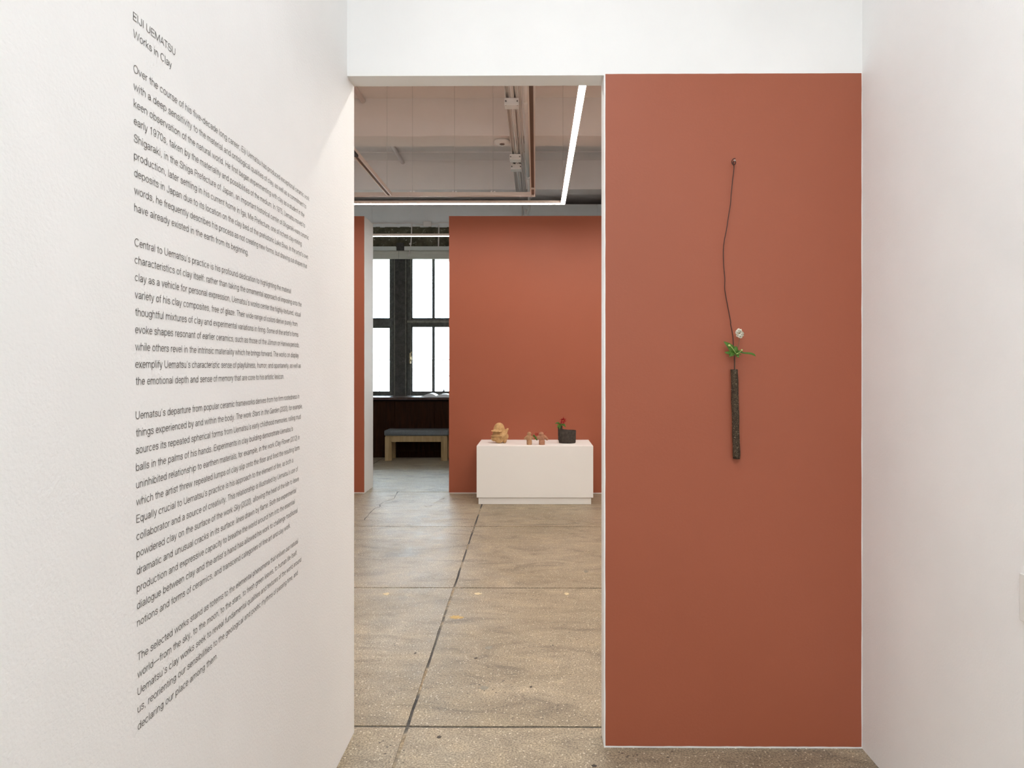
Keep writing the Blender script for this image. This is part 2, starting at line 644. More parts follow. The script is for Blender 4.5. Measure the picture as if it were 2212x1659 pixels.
# ------------------------------------------------------------------ far red walls
wa = struct(box('wall_gallery_right', 'white_wall_smooth', X_RED, X1, Y_RED, Y_RED + T_RED, 0, Z_WALL), 'thick red gallery wall behind the plinth')
red_face(X_RED, X1, 0.010, Z_WALL, Y_RED, wa, 0.0006)
wb_ = struct(box('wall_gallery_left', 'white_wall_smooth', X0, X_RED2, Y_RED, Y_RED + T_RED, 0, Z_WALL), 'thick red gallery wall left of the opening')
red_face(X0, X_RED2, 0.010, Z_WALL, Y_RED, wb_, 0.0006)

# ------------------------------------------------------------------ window bay
YW = Y_WIN
z_sill = PZ(858, Y_WAIN - 0.03, 880)
z_head = PZ(538, YW, 880)
z_lint = PZ(490.5, YW, 880)
z_top = PZ(442, YW, 880)
PITCH = 1.045
wx = []
x2l = PXX(880, YW)                        # left edge of window beside the pier
x1r = PXX(851, YW)                        # right edge of window left of the pier
WIN_W = PITCH - (x2l - x1r)
wins = [(x1r - WIN_W, x1r), (x2l, x2l + WIN_W)]
# wall pieces around the window openings
m = MB()
m.box(X0, X1, YW + 0.012, YW + 0.25, z_lint, z_top)            # upper wall, ends low so the made-up pocket above falls dark
m.box(X0, X1, YW + 0.25, Y1, z_top - 0.2, z_top)        # floor of the pocket over the wall, added to stop sky light leaking in
m.box(X0, wins[0][0] - 0.215, YW, YW + 0.25, z_sill - 0.04, z_lint)
m.box(wins[1][1] + 0.215, X1, YW, YW + 0.25, z_sill - 0.04, z_lint)
m.box(X0, X1, YW, YW + 0.25, 0, z_sill - 0.04)
ww = struct(m.build('wall_window', 'white_wall_smooth'), 'painted wall around the steel windows')
seams = [X0] + [PXX(q, YW) for q in (724, 804, 884, 999, 1089, 1194, 1290)] + [1.9, 2.6, 3.3, 4.0, X1]
for xa, xb in zip(seams, seams[1:]):
    box('wall_panel', 'white_wall_smooth', xa + 0.003, xb - 0.003, YW, YW + 0.012, z_lint, z_top, ww)
box('lintel', 'lintel_concrete', wins[0][0] - 0.215, wins[1][1] + 0.215, YW - 0.02, YW + 0.24, z_head, z_lint, ww)['label'] = 'bare mottled concrete lintel'
# ragged plaster edge over the lintel
m = MB()
xa = wins[0][0] - 0.2
while xa < wins[1][1] + 0.2:
    w_ = random.uniform(0.03, 0.09)
    m.box(xa, xa + w_, YW - 0.045, YW, z_lint - random.uniform(0.0, 0.012), PZ(484.5, YW, 880) + random.uniform(-0.008, 0.014))
    xa += w_
m.build('plaster_edge', 'white_wall_smooth', ww)
# piers
for xa, xb in ((wins[0][0] - 0.215, wins[0][0]), (wins[0][1], wins[1][0]), (wins[1][1], wins[1][1] + 0.215)):
    pm = MB()
    pm.box(xa, xb, YW - 0.035, YW + 0.22, z_sill, z_head)
    pm.build('pier', 'dark_steel', ww)
    for xe in (xa + 0.012, xb - 0.024):
        box('pier_bead', 'frame_edge', xe, xe + 0.010, YW - 0.048, YW - 0.035, z_sill, z_head, ww)

for wi, (xa, xb) in enumerate(wins):
    win = bpy.data.objects.new('window_%d' % (wi + 1), None)
    COL.objects.link(win)
    win.location = ((xa + xb) / 2, YW, z_sill)
    struct(win, 'steel casement window left of the pier' if wi == 0 else 'steel casement window right of the pier with a latch')
    zt0, zt1 = PZ(705 if wi == 0 else 703, YW, 880), PZ(690, YW, 880)
    fr = MB()
    s = 0.05
    fr.box(xa, xa + s, YW, YW + 0.10, z_sill, z_head)
    fr.box(xb - s, xb, YW, YW + 0.10, z_sill, z_head)
    fr.box(xa + s, xb - s, YW, YW + 0.10, z_sill, z_sill + 0.045)
    fr.box(xa + s, xb - s, YW, YW + 0.10, z_head - 0.05, z_head)
    fr.box(xa + s, xb - s, YW - 0.012, YW + 0.10, zt0, zt1)
    fr.build('window_frame', 'frame_steel', win)
    if wi == 1:
        box('transom_bead', 'frame_edge', xa, xb, YW - 0.030, YW - 0.012, zt1 - 0.055, zt1 - 0.02, win)
    for xx in (xa + s - 0.004, xb - s - 0.003):        # rolled steel edges
        box('frame_bead', 'frame_edge', xx, xx + 0.007, YW - 0.010, YW, z_sill, z_head, win)
    for (za, zb, kind) in ((z_sill + 0.045, zt0, 'lower'), (zt1, z_head - 0.05, 'upper')):
        b_ = 0.026
        xs, xe = xa + s, xb - s
        sm = MB()
        sm.box(xs, xs + b_, YW + 0.02, YW + 0.07, za, zb)
        sm.box(xe - b_, xe, YW + 0.02, YW + 0.07, za, zb)
        sm.box(xs + b_, xe - b_, YW + 0.02, YW + 0.07, za, za + b_)
        sm.box(xs + b_, xe - b_, YW + 0.02, YW + 0.07, zb - b_ * (1.0 if kind == 'lower' else 0.4), zb)
        sash = sm.build('sash', 'frame_steel', win)
        xm = (xs + xe) / 2
        mu = MB().box(xm - 0.020, xm + 0.020, YW + 0.025, YW + 0.065, za + b_, zb - b_)
        mu.box(xm + 0.006, xm + 0.018, YW + 0.015, YW + 0.025, za + b_, zb - b_)
        mu.build('muntin', 'frame_steel', win)
        for (pa, pb) in ((xs + b_, xm - 0.020), (xm + 0.020, xe - b_)):
            box('pane', 'window_glass', pa, pb, YW + 0.043, YW + 0.047, za + b_, zb - b_, win)
    if wi == 1:
        c = P(886.5, 772, YW - 0.01)
        lm = MB().bbox(c.x - 0.012, c.x + 0.012, YW - 0.030, YW - 0.0, c.z - 0.10, c.z + 0.07, 0.004)
        lm.tube(smooth_pts([(c.x + 0.004, YW - 0.03, c.z - 0.06), (c.x + 0.03, YW - 0.06, c.z - 0.02), (c.x + 0.014, YW - 0.06, c.z + 0.05), (c.x + 0.03, YW - 0.05, c.z + 0.09)]), 0.008, 8)
        lm.build('latch', 'brass', win)

# wood wainscot with sill board
tr = struct(box('trim_1', 'dark_wood', X0, X1, Y_WAIN + 0.02, YW, 0, z_sill - 0.06), 'dark stained wood wainscot below the windows')
xs = X0
i = 0
while xs < X1:
    box('wainscot_panel', 'dark_wood', xs + 0.002, min(xs + 0.607, X1), Y_WAIN, Y_WAIN + 0.02, 0.10, z_sill - 0.075, tr)
    xs += 0.61
box('plinth_board', 'dark_wood', X0, X1, Y_WAIN - 0.008, Y_WAIN + 0.02, 0, 0.098, tr)
box('sill_board', 'sill_wood', X0, X1, Y_WAIN - 0.035, YW, z_sill - 0.04, z_sill, tr, bev=0.004)

# ------------------------------------------------------------------ linear lamps
Z_LAMP = 2.945


def bar(m, x0, x1, y0, y1, z0, z1):
    m.box(min(x0, x1), max(x0, x1), min(y0, y1), max(y0, y1), z0, z1)


def linear_lamp(label, mat, segs, cables, w=0.042, h=0.026, z=Z_LAMP, group=None, first=None):
    x, y = first or (segs[0][0], segs[0][1])
    t = thing('linear_pendant_lamp', (x, y, z), label, 'lamp', group)
    for (x0, y0, x1, y1) in segs:
        if abs(x1 - x0) > abs(y1 - y0):
            a = (min(x0, x1) - w / 2, max(x0, x1) + w / 2, y0 - w / 2, y0 + w / 2)
        else:
            a = (x0 - w / 2, x0 + w / 2, min(y0, y1) + w / 2, max(y0, y1) - w / 2)
        ho = box('housing', 'track_paint', a[0], a[1], a[2], a[3], z, z + h, t)
        e = 0.002
        box('diffuser', mat, a[0] + e, a[1] - e, a[2] + (e if abs(x1 - x0) > abs(y1 - y0) else -e), a[3] - (e if abs(x1 - x0) > abs(y1 - y0) else -e), z - 0.003, z, ho)
    for (cx_, cy_) in cables:
        top = Z_CEIL
        for yb, wb in ((0.70, 0.31), (2.80, 0.31), (4.90, 0.31), (6.985, 0.325), (9.08, 0.27)):
            if yb - 0.01 < cy_ < yb + wb + 0.01:
                top = Z_BEAM
        ca = MB().tube([(cx_, cy_, z + h), (cx_, cy_, top)], 0.0013, 6).build('suspension_cable', 'cable_paint', t)
        MB().tube([(cx_, cy_, z + h), (cx_, cy_, z + h + 0.03)], 0.005, 8).build('cable_gripper', 'cable_paint', ca)
        MB().tube([(cx_, cy_, top - 0.045), (cx_, cy_, top)], 0.010, 8).build('ceiling_anchor', 'cable_steel', ca)
    return t


YF, YN = 6.565, 3.09
XF = PXX(1216, YF)
linear_lamp('glowing rectangular linear lamp hung before the red gallery wall', 'lamp_gallery',
            [(-3.6, YF, XF, YF), (XF, YN, XF, YF), (-3.6, YN, XF, YN)],
            [(PXX(1216, YF), YF), (XF, 4.35), (-2.9, YF)], first=(XF, YF))
linear_lamp('added unseen rectangular fill lamp over the right side of the gallery', 'lamp_gallery',
            [(0.78, YF, 4.2, YF), (0.78, YN, 0.78, YF), (4.2, YN, 4.2, YF), (0.78, YN, 4.2, YN)], [(0.78, 4.4), (4.2, 4.4)], first=(0.78, YF))  # unseen frame, added for broader gallery light and a clearer shadow edge
linear_lamp('straight linear lamp hung before the windows behind the red wall', 'lamp_bay',
            [(-3.6, 8.17, 3.6, 8.17)], [(-3.2, 8.17), (1.3, 8.17), (2.8, 8.17)])
linear_lamp('straight linear lamp hung above the entrance hall', 'lamp_hall',
            [(0.10, -0.6, 0.10, 1.70)], [(0.10, -0.4), (0.10, 1.3)], z=3.40)
for yy, lab in ((-0.95, 'added unseen fill lamp across the foyer, the one nearer the hall'), (-3.2, 'added unseen fill lamp across the foyer, the one farther from the hall')):
    linear_lamp(lab, 'fill_foyer', [(-4.6, yy, 1.4, yy)], [(-3.5, yy), (-1.6, yy), (0.6, yy)], z=3.12)  # unseen fill lamps, added to brighten the hall walls

# ------------------------------------------------------------------ unlit track frame
Z_TR = 2.965
YT = 6.36
tz0, tz1 = Z_TR, Z_TR + 0.030


def track_rail(t, x0, y0, x1, y1, w=0.045, h=0.034):
    """slotted rail: two flanges, a roof, a dark slot below"""
    along_x = abs(x1 - x0) > abs(y1 - y0)
    m = MB()
    if along_x:
        a, b = min(x0, x1), max(x0, x1)
        m.box(a, b, y0 - w / 2, y0 - w / 2 + 0.012, Z_TR, Z_TR + h)
        m.box(a, b, y0 + w / 2 - 0.012, y0 + w / 2, Z_TR, Z_TR + h)
        m.box(a, b, y0 - w / 2 + 0.012, y0 + w / 2 - 0.012, Z_TR + h * 0.6, Z_TR + h)
        r = m.build('rail', 'track_paint', t)
        box('slot', 'slot_dark', a, b, y0 - w / 2 + 0.012, y0 + w / 2 - 0.012, Z_TR + 0.008, Z_TR + h * 0.6, t)
    else:
        a, b = min(y0, y1), max(y0, y1)
        m.box(x0 - w / 2, x0 - w / 2 + 0.010, a, b, Z_TR, Z_TR + h)
        m.box(x0 + w / 2 - 0.010, x0 + w / 2, a, b, Z_TR, Z_TR + h)
        m.box(x0 - w / 2 + 0.010, x0 + w / 2 - 0.010, a, b, Z_TR + h * 0.6, Z_TR + h)
        r = m.build('rail', 'track_paint', t)
        box('slot', 'slot_dark', x0 - w / 2 + 0.010, x0 + w / 2 - 0.010, a, b, Z_TR + 0.008, Z_TR + h * 0.6, t)
    return r


XT = PXX(1151, YT)
XT2 = PXX(842, YT)
tf = thing('track_frame', (XT, YT, Z_TR), 'unlit slotted track frame hung above the gallery floor', 'track rail')
track_rail(tf, -3.9, YT, XT + 0.022, YT)
track_rail(tf, XT, 3.4, XT, YT - 0.0225)
track_rail(tf, XT2, 3.4, XT2, YT - 0.0225)
box('joiner', 'track_paint', XT - 0.022, XT + 0.022, YT - 0.28, YT - 0.25, Z_TR - 0.002, Z_TR + 0.03, tf)
for px in (836, 891, 982, 1065):
    cx_ = PXX(px, YT)
    MB().tube([(cx_, YT, Z_TR + 0.034), (cx_, YT, Z_CEIL)], 0.0013, 6).build('suspension_cable', 'cable_paint', tf)
    for sg in (-1, 1):
        MB().bbox(cx_ + sg * 0.014 - 0.008, cx_ + sg * 0.014 + 0.008, YT - 0.014, YT + 0.002, Z_TR + 0.034, Z_TR + 0.048, 0.002).build('clamp', 'plinth_white', tf)
box('end_cap', 'black_plastic', XT2 - 0.026, XT2 + 0.026, 4.96, 5.13, Z_TR - 0.012, Z_TR + 0.004, tf)

# ------------------------------------------------------------------ ceiling services
ZC = 3.70


def pipe_along(name, x, r, y0, y1, z, label, cat, mat='pipe_paint', n=12):
    t = thing(name, (x, y0, z), label, cat)
    MB().tube([(x, y0, z), (x, y1, z)], r, n).build('run', mat, t, True)
    for yy in [q for q in (2.95, 5.05, 7.15, 9.2) if y0 < q < y1]:
        MB().box(x - r * 1.15, x + r * 1.15, yy - 0.012, yy + 0.012, z + r * 0.3, Z_BEAM).build('saddle', mat, t)
    return t


def raceway(x0, x1, y0, y1, label):
    t = thing('raceway', ((x0 + x1) / 2, y0, ZC), label, 'raceway')
    m = MB()
    m.box(x0, x0 + 0.006, y0, y1, ZC - 0.012, ZC + 0.03)
    m.box(x1 - 0.006, x1, y0, y1, ZC - 0.012, ZC + 0.03)
    m.box(x0 + 0.006, x1 - 0.006, y0, y1, ZC + 0.022, ZC + 0.03)
    m.build('channel', 'pipe_paint', t)
    for yy in (2.95, 5.05, 7.15, 9.2):
        MB().box(x0, x1, yy - 0.01, yy + 0.01, ZC + 0.03, Z_BEAM).build('hanger', 'pipe_paint', t)
    return t


raceway(-0.262, -0.224, 2.7, 9.34, 'wide open raceway along the ceiling, leftmost of the conduit bundle')
pipe_along('conduit', -0.207, 0.0095, 2.7, 9.34, ZC - 0.004, 'bright thin conduit between the two ceiling raceways', 'conduit')
raceway(-0.192, -0.164, 2.7, 9.34, 'narrow open raceway beside the thin ceiling conduits')
pipe_along('conduit', -0.1530, 0.0065, 2.7, 9.34, ZC, 'thinnest ceiling conduit right of the narrow raceway', 'conduit')
pipe_along('conduit', -0.134, 0.0095, 2.7, 9.34, ZC + 0.012, 'thin ceiling conduit just left of the thick pipe', 'conduit')

# thick pipe with couplings, then a slimmer run that drops down the window wall
t = thing('sprinkler_pipe', (-0.090, 2.7, ZC - 0.01), 'thick white sprinkler pipe with couplings under the ceiling', 'pipe')
yend = 2.33 * F_PX / (CY - 380)
MB().tube([(-0.09, 2.7, ZC - 0.01), (-0.09, yend, ZC - 0.01)], 0.023, 16).build('run', 'pipe_paint', t, True)
MB().tube([(-0.09, 5.93, ZC - 0.01), (-0.09, 5.97, ZC - 0.01), (-0.09, 5.99, ZC - 0.01), (-0.09, 6.10, ZC - 0.01), (-0.09, 6.12, ZC - 0.01), (-0.09, 6.20, ZC - 0.01)],
          [0.026, 0.029, 0.034, 0.034, 0.029, 0.026], 16).build('coupling', 'pipe_paint', t, True)
MB().tube([(-0.09, yend - 0.03, ZC - 0.01), (-0.09, yend + 0.03, ZC - 0.01)], 0.032, 16).build('coupling', 'pipe_paint', t, True)
xd = PXX(1136, 10.86)
pts = [(-0.09, yend, ZC - 0.01), (-0.09, 9.9, ZC - 0.01), (xd, 10.75, ZC - 0.01), (xd, 10.85, ZC - 0.02), (xd, 10.87, ZC - 0.10), (xd, 10.87, 2.2)]
MB().tube(pts, 0.017, 12).build('run', 'pipe_paint', t, True)
zc_ = PZ(457, 10.87)
MB().tube([(xd, 10.87, zc_ - 0.05), (xd, 10.87, zc_ + 0.03)], 0.027, 14).build('coupling', 'pipe_paint', t, True)
for yy in (2.95, 5.05, 7.15):
    MB().box(-0.09 - 0.03, -0.09 + 0.03, yy - 0.01, yy + 0.01, ZC + 0.005, Z_BEAM).build('saddle', 'pipe_paint', t)
xd2 = PXX(1128, 10.9)
t = thing('conduit', (xd2, 10.93, 2.2), 'thin upright conduit on the window wall beside the pipe drop', 'conduit')
MB().tube([(xd2, 10.935, 2.2), (xd2, 10.935, 3.95)], 0.011, 10).build('run', 'pipe_paint', t, True)


def junction(y, x0, x1, label, h=0.055, dpt=0.11):
    t = thing('junction_box', ((x0 + x1) / 2, y, ZC), label, 'junction box', 'junction boxes under the ceiling')
    MB().bbox(x0, x1, y, y + dpt, ZC - 0.070, ZC - 0.070 + h, 0.004).build('body', 'pipe_paint', t)
    cv = box('cover', 'plinth_white', x0 + 0.002, x1 - 0.002, y + 0.004, y + dpt - 0.004, ZC - 0.074, ZC - 0.069, t)
    for xx in (x0 + 0.012, x1 - 0.012):
        MB().tube([(xx, y - 0.012, ZC - 0.045), (xx, y + 0.002, ZC - 0.045)], 0.007, 8).build('connector', 'cable_steel', t)
        box('screw', 'cable_steel', xx - 0.003, xx + 0.003, y + 0.012, y + 0.018, ZC - 0.076, ZC - 0.073, cv)


junction(5.86, -0.268, -0.145, 'square white junction box on the conduits, nearest the doorway')
junction(7.40, -0.282, -0.160, 'white junction box on the conduits, middle one')
junction(7.76, -0.282, -0.160, 'white junction box on the conduits, farthest from the doorway')

# conduit crossing the slab and biting into the beams
for (ya, yb, lab) in ((5.21, 7.0, 'painted conduit on the ceiling running into the nearer beam'), (7.3, 9.1, 'painted conduit on the ceiling running into the farther beam')):
    xx = PXX(772, 6.76)
    t = thing('ceiling_conduit', (xx, ya, Z_CEIL), lab, 'conduit')
    MB().tube([(xx, ya, Z_CEIL - 0.028), (xx, yb, Z_CEIL - 0.028)], 0.026, 12).build('run', 'ceiling_paint', t, True)

# smoke detector
c = P(1085, 305, 7.15)
t = thing('smoke_detector', (c.x, 7.13, Z_BEAM), 'round white smoke detector under the concrete beam', 'smoke detector')
MB().lathe([(0.055, 0.004), (0.080, -0.003), (0.086, -0.018), (0.074, -0.034), (0.045, -0.038), (0.0, -0.038)], (c.x, 7.13, Z_BEAM), 28).build('housing', 'pipe_paint', t, True)
MB().lathe([(0.026, 0.0), (0.026, -0.006), (0.018, -0.010)], (c.x, 7.12, Z_BEAM - 0.037), 18).build('sensor', 'slot_dark', t, True)
MB().lathe([(0.010, 0.0), (0.010, -0.010), (0.004, -0.014)], (c.x - 0.004, 7.17, Z_BEAM - 0.034), 12).build('indicator', 'paper', t, True)

# surface wiring over the window
t = thing('surface_wiring', (PXX(922, YW), YW - 0.05, PZ(484, YW)), 'white junction box with surface cable above the window', 'wiring')
c = P(923, 485, YW - 0.08)
MB().bbox(c.x - 0.066, c.x + 0.066, YW - 0.10, YW - 0.045, c.z - 0.035, c.z + 0.05, 0.012).build('box', 'pipe_paint', t)
pts = smooth_pts([P(800, 483, YW - .06), P(838, 482, YW - .06), P(860, 482.5, YW - .06), P(888, 481.5, YW - .06), P(900, 484, YW - .07), P(916, 485, YW - .07)])
MB().tube(pts, 0.010, 8).build('cable', 'pipe_paint', t, True)
pts = smooth_pts([P(930, 485, YW - .07), P(945, 483, YW - .07), P(956, 481, YW - .06), P(990, 481, YW - .06)])
MB().tube(pts, 0.010, 8).build('cable', 'pipe_paint', t, True)
pts = smooth_pts([P(889.5, 481, YW - .06), P(889, 500, YW - .06), P(888, 522, YW - .06), P(886.5, 534, YW - .08), P(884, 546, YW - .145), P(882, 554, YW - .15)])
MB().tube(pts, 0.009, 8).build('cable', 'pipe_paint', t, True)
MB().ball(P(886.5, 527, YW - .07), 0.02, n=10).build('knot', 'pipe_paint', t, True)
t = thing('window_conduit', P(948, 540, YW - 0.04), 'upright white conduit over the window right of the dangling cable', 'conduit')
MB().tube([P(948, 486, YW - .05), P(947, 540, YW - .05)], 0.011, 10).build('run', 'pipe_paint', t, True)

# ------------------------------------------------------------------ roller blinds
xsplit = PXX(861, YW - 0.12)
for (xa, xb, ra, rb, lab, cords) in ((wins[0][0] - 0.1, xsplit - 0.002, None, PXX(855.5, YW - .10), 'rolled-up cream blind on the window left of the pier', ()),
                                     (xsplit + 0.002, wins[1][1] + 0.1, PXX(873.5, YW - .10), None, 'rolled-up cream blind with pull cord on the window right of the pier', (958.8,))):
    yb = YW - 0.12
    t = thing('roller_blind', ((xa + xb) / 2, yb, PZ(540, yb)), lab, 'blind')
    hx0, hx1 = (ra if ra is not None else xa), (rb if rb is not None else xb)
    box('headrail', 'headrail', hx0, hx1, yb, YW - 0.04, PZ(540.5, yb, 880), PZ(532, yb, 880), t, bev=0.006)
    za, zb = PZ(559.5, yb, 880), PZ(540.5, yb, 880)
    # hanging cloth with a gentle belly
    prof = [(yb + 0.03, zb), (yb + 0.012, zb - 0.02), (yb, zb - 0.06), (yb + 0.006, za + 0.03), (yb + 0.010, za + 0.03), (yb + 0.006, zb - 0.06), (yb + 0.018, zb - 0.02), (yb + 0.036, zb)]
    cl_ = fixnormals(MB().prism(prof, 'x', xa, xb).build('cloth', 'blind_cloth', t))
    box('hem_bar', 'blind_cloth', xa, xb, yb - 0.004, yb + 0.014, za, za + 0.034, cl_, bev=0.003)
    for px in cords:
        pc_ = MB().tube(smooth_pts([P(px, 560, yb), P(px + .3, 700, yb), P(px, 838, yb)]), 0.0022, 6).build('pull_cord', 'cable_steel', t)
        MB().lathe([(0.003, 0.05), (0.006, 0.03), (0.014, 0.0), (0.008, -0.01)], P(px, 845, yb), 10).build('cord_weight', 'black_plastic', pc_, True)
        MB().tube(smooth_pts([P(px + 3.5, 560, yb), P(px + 3, 760, yb), P(px + 6, 810, yb), P(px + 9, 842, yb)]), 0.0018, 6).build('pull_cord', 'cable_steel', t)
box('blind_bracket', 'dark_steel', PXX(856.5, YW - .05), PXX(872.5, YW - .05), YW - 0.06, YW - 0.035, PZ(541, YW - .06, 880), z_head + 0.09, ww)

# ------------------------------------------------------------------ open book and paper on the sill
yb = 10.62
bc = P(943, 858, yb)
t = thing('open_book', (bc.x, yb, z_sill), 'white open book lying on the dark window sill', 'book')


def page_block(x0, x1, y0, y1, hgt):
    n = 10
    poly = [(x0, z_sill + 0.003)]
    for i in range(n + 1):
        s = i / n
        poly.append((x0 + (x1 - x0) * s, z_sill + 0.006 + hgt(s)))
    poly.append((x1, z_sill + 0.003))
    return fixnormals(MB().prism(poly, 'y', y0, y1).build('page_block', 'paper', t))


xg = P(946, 858, yb).x
page_block(xg - 0.235, xg, yb - 0.16, yb + 0.14, lambda s: 0.062 * math.sin(math.pi * min(1, s * 0.98)) ** 1.2 * (0.35 + 0.65 * s) + 0.004)
page_block(xg + 0.001, xg + 0.235, yb - 0.16, yb + 0.14, lambda s: 0.036 * math.sin(math.pi * (0.1 + 0.85 * s)) + 0.004)
box('cover', 'plinth_white', xg - 0.24, xg + 0.24, yb - 0.165, yb + 0.145, z_sill, z_sill + 0.003, t)
pc = P(903, 858, 10.55)
m = MB().bbox(pc.x - 0.07, pc.x + 0.06, 10.44, 10.70, z_sill, z_sill + 0.006, 0.002)
tag(m.build('leaflet', 'paper'), 'thin white leaflet on the window sill left of the book', 'leaflet')

# ------------------------------------------------------------------ bench
yb0, yb1 = 10.03, 10.37
xb0, xb1 = PXX(831.5, yb0), PXX(966, yb0)
zb_ = PZ(941.5, yb0, 900)
t = thing('bench', ((xb0 + xb1) / 2, (yb0 + yb1) / 2, 0), 'low oak bench with a grey felt cushion before the wainscot', 'bench')
cu = MB().bbox(xb0 - 0.012, xb1 + 0.02, yb0 - 0.012, yb1 + 0.005, zb_, PZ(929.5, yb0, 900), 0.022)
cu.build('cushion', 'cushion_felt', t, True)
box('seat_board', 'oak', xb0 + 0.005, xb1 - 0.005, yb0 + 0.005, yb1 - 0.005, zb_ - 0.018, zb_ - 0.001, t)
for ya, yb2 in ((yb0, yb0 + 0.03), (yb1 - 0.03, yb1)):
    box('apron', 'oak', xb0 + 0.09, xb1 - 0.09, ya + 0.004, yb2 - 0.004, PZ(954.5, yb0, 900), zb_ - 0.018, t)
for xa, xb, sgn in ((xb0, xb0 + 0.095, 1), (xb1 - 0.095, xb1, -1)):
    for ya in (yb0, yb1 - 0.075):
        # mitred leg, chamfered on the inner edge
        if sgn > 0:
            poly = [(xa, ya), (xa + 0.055, ya), (xb, ya + 0.03), (xb, ya + 0.075), (xa, ya + 0.075)]
        else:
            poly = [(xb, ya), (xb - 0.055, ya), (xa, ya + 0.03), (xa, ya + 0.075), (xb, ya + 0.075)]
        fixnormals(MB().prism(poly, 'z', 0, zb_ - 0.018).build('leg', 'oak', t))
    box('side_rail', 'oak', xa + (0.01 if sgn > 0 else 0.045), xb - (0.045 if sgn > 0 else 0.01), yb0 + 0.075, yb1 - 0.075, zb_ - 0.09, zb_ - 0.018, t)

# ------------------------------------------------------------------ plinth
yp = 6.825
xp0, xp1 = PXX(1029.5, yp), PXX(1281.5, yp)
ZP = PZ(963.3, yp)
zb0 = PZ(1075, yp)
t = thing('plinth', ((xp0 + xp1) / 2, (yp + Y_RED) / 2, 0), 'long white display plinth against the red gallery wall', 'plinth')
MB().bbox(xp0, xp1, yp, Y_RED - 0.006, zb0, ZP, 0.003).build('body', 'plinth_white', t)
MB().bbox(PXX(1033.5, yp + .015), PXX(1277, yp + .015), yp + 0.018, Y_RED - 0.02, 0, zb0 - 0.001, 0.002).build('base', 'plinth_white', t)


def remeshed(mb, name, mat, voxel, parent=None, smooth_it=4):
    o = mb.build(name, mat)
    fixnormals(o)
    md = o.modifiers.new('r', 'REMESH')
    md.mode = 'VOXEL'
    md.voxel_size = voxel
    md.use_smooth_shade = True
    ms = o.modifiers.new('s', 'SMOOTH')
    ms.factor = 0.5
    ms.iterations = smooth_it
    dg = bpy.context.evaluated_depsgraph_get()
    me = bpy.data.meshes.new_from_object(o.evaluated_get(dg))
    o.modifiers.clear()
    old = o.data
    o.data = me
    bpy.data.meshes.remove(old)
    if not me.materials:
        me.materials.append(MATS[mat])
    if parent is not None:
        o.parent = parent
        o.matrix_parent_inverse = Matrix.Translation(-Vector(parent.location))
    return o


def Rm(axis, deg):
    return Matrix.Rotation(math.radians(deg), 3, axis)


# tan sculptural jar, finned
ye = 7.10
S = ye / F_PX                            # metres per photo pixel here


def E(px, py, dy=0.0):
    q = P(px, py, ye)
    return Vector((q.x, ye + dy, q.z))


m = MB()
m.ball(E(1079.5, 938.5), 1, 0.079, 0.070, 0.070, 22)          # body
m.ball(E(1078.3, 928), 1, 0.060, 0.060, 0.078, 20)            # dome
m.ball(E(1073.5, 929.4, -0.050), 1, 0.060, 0.046, 0.010, 18, Rm('Y', 3) @ Rm('X', 6))      # upper left ledge
m.ball(E(1073.0, 939.3, -0.052), 1, 0.062, 0.046, 0.010, 18, Rm('Y', -2))                  # second left ledge
m.ball(E(1071, 946.0, -0.03), 1, 0.050, 0.050, 0.030, 14)
m.ball(E(1094.0, 928.5, 0.0), 1, 0.030, 0.024, 0.014, 14, Rm('Y', -42))                    # right upper fin
m.ball(E(1092.0, 932, 0.0), 1, 0.030, 0.030, 0.022, 14, Rm('Y', -50))
m.ball(E(1091.0, 938, -0.045), 1, 0.040, 0.034, 0.011, 14, Rm('Y', -60))
m.ball(E(1093, 942, 0.0), 1, 0.028, 0.046, 0.036, 14)
m.ball(E(1086.0, 942, -0.060), 1, 0.011, 0.022, 0.044, 12, Rm('Y', 22))
m.ball(E(1078.5, 949.0, -0.03), 1, 0.042, 0.036, 0.034, 14)                                # foot lobes
m.ball(E(1090.0, 950.0, -0.015), 1, 0.024, 0.03, 0.028, 12)
m.ball(E(1081, 950.5, 0.05), 1, 0.034, 0.03, 0.026, 12)
jar = remeshed(m, 'clay_sculpture', 'tan_clay', 0.0045, None, 3)
zmin = min(v.co.z for v in jar.data.vertices)
for v in jar.data.vertices:
    v.co.z += ZP - zmin
tag(jar, 'tan finned egg-shaped clay sculpture on the left of the plinth', 'sculpture')

# two small clay figures


def figure(pxc, y, parts, name, mat, label):
    q0 = P(pxc, 960, y)
    m = MB()
    for (dx, z, rx, ry, rz, rot) in parts:
        m.ball((q0.x + dx, y, ZP + z), 1, rx, ry, rz, 14, rot)
    o = remeshed(m, name, mat, 0.0022, None, 2)
    for v in o.data.vertices:
        if v.co.z < ZP + 0.002:
            v.co.z = ZP
    return tag(o, label, 'figurine', 'small clay figures on the plinth')


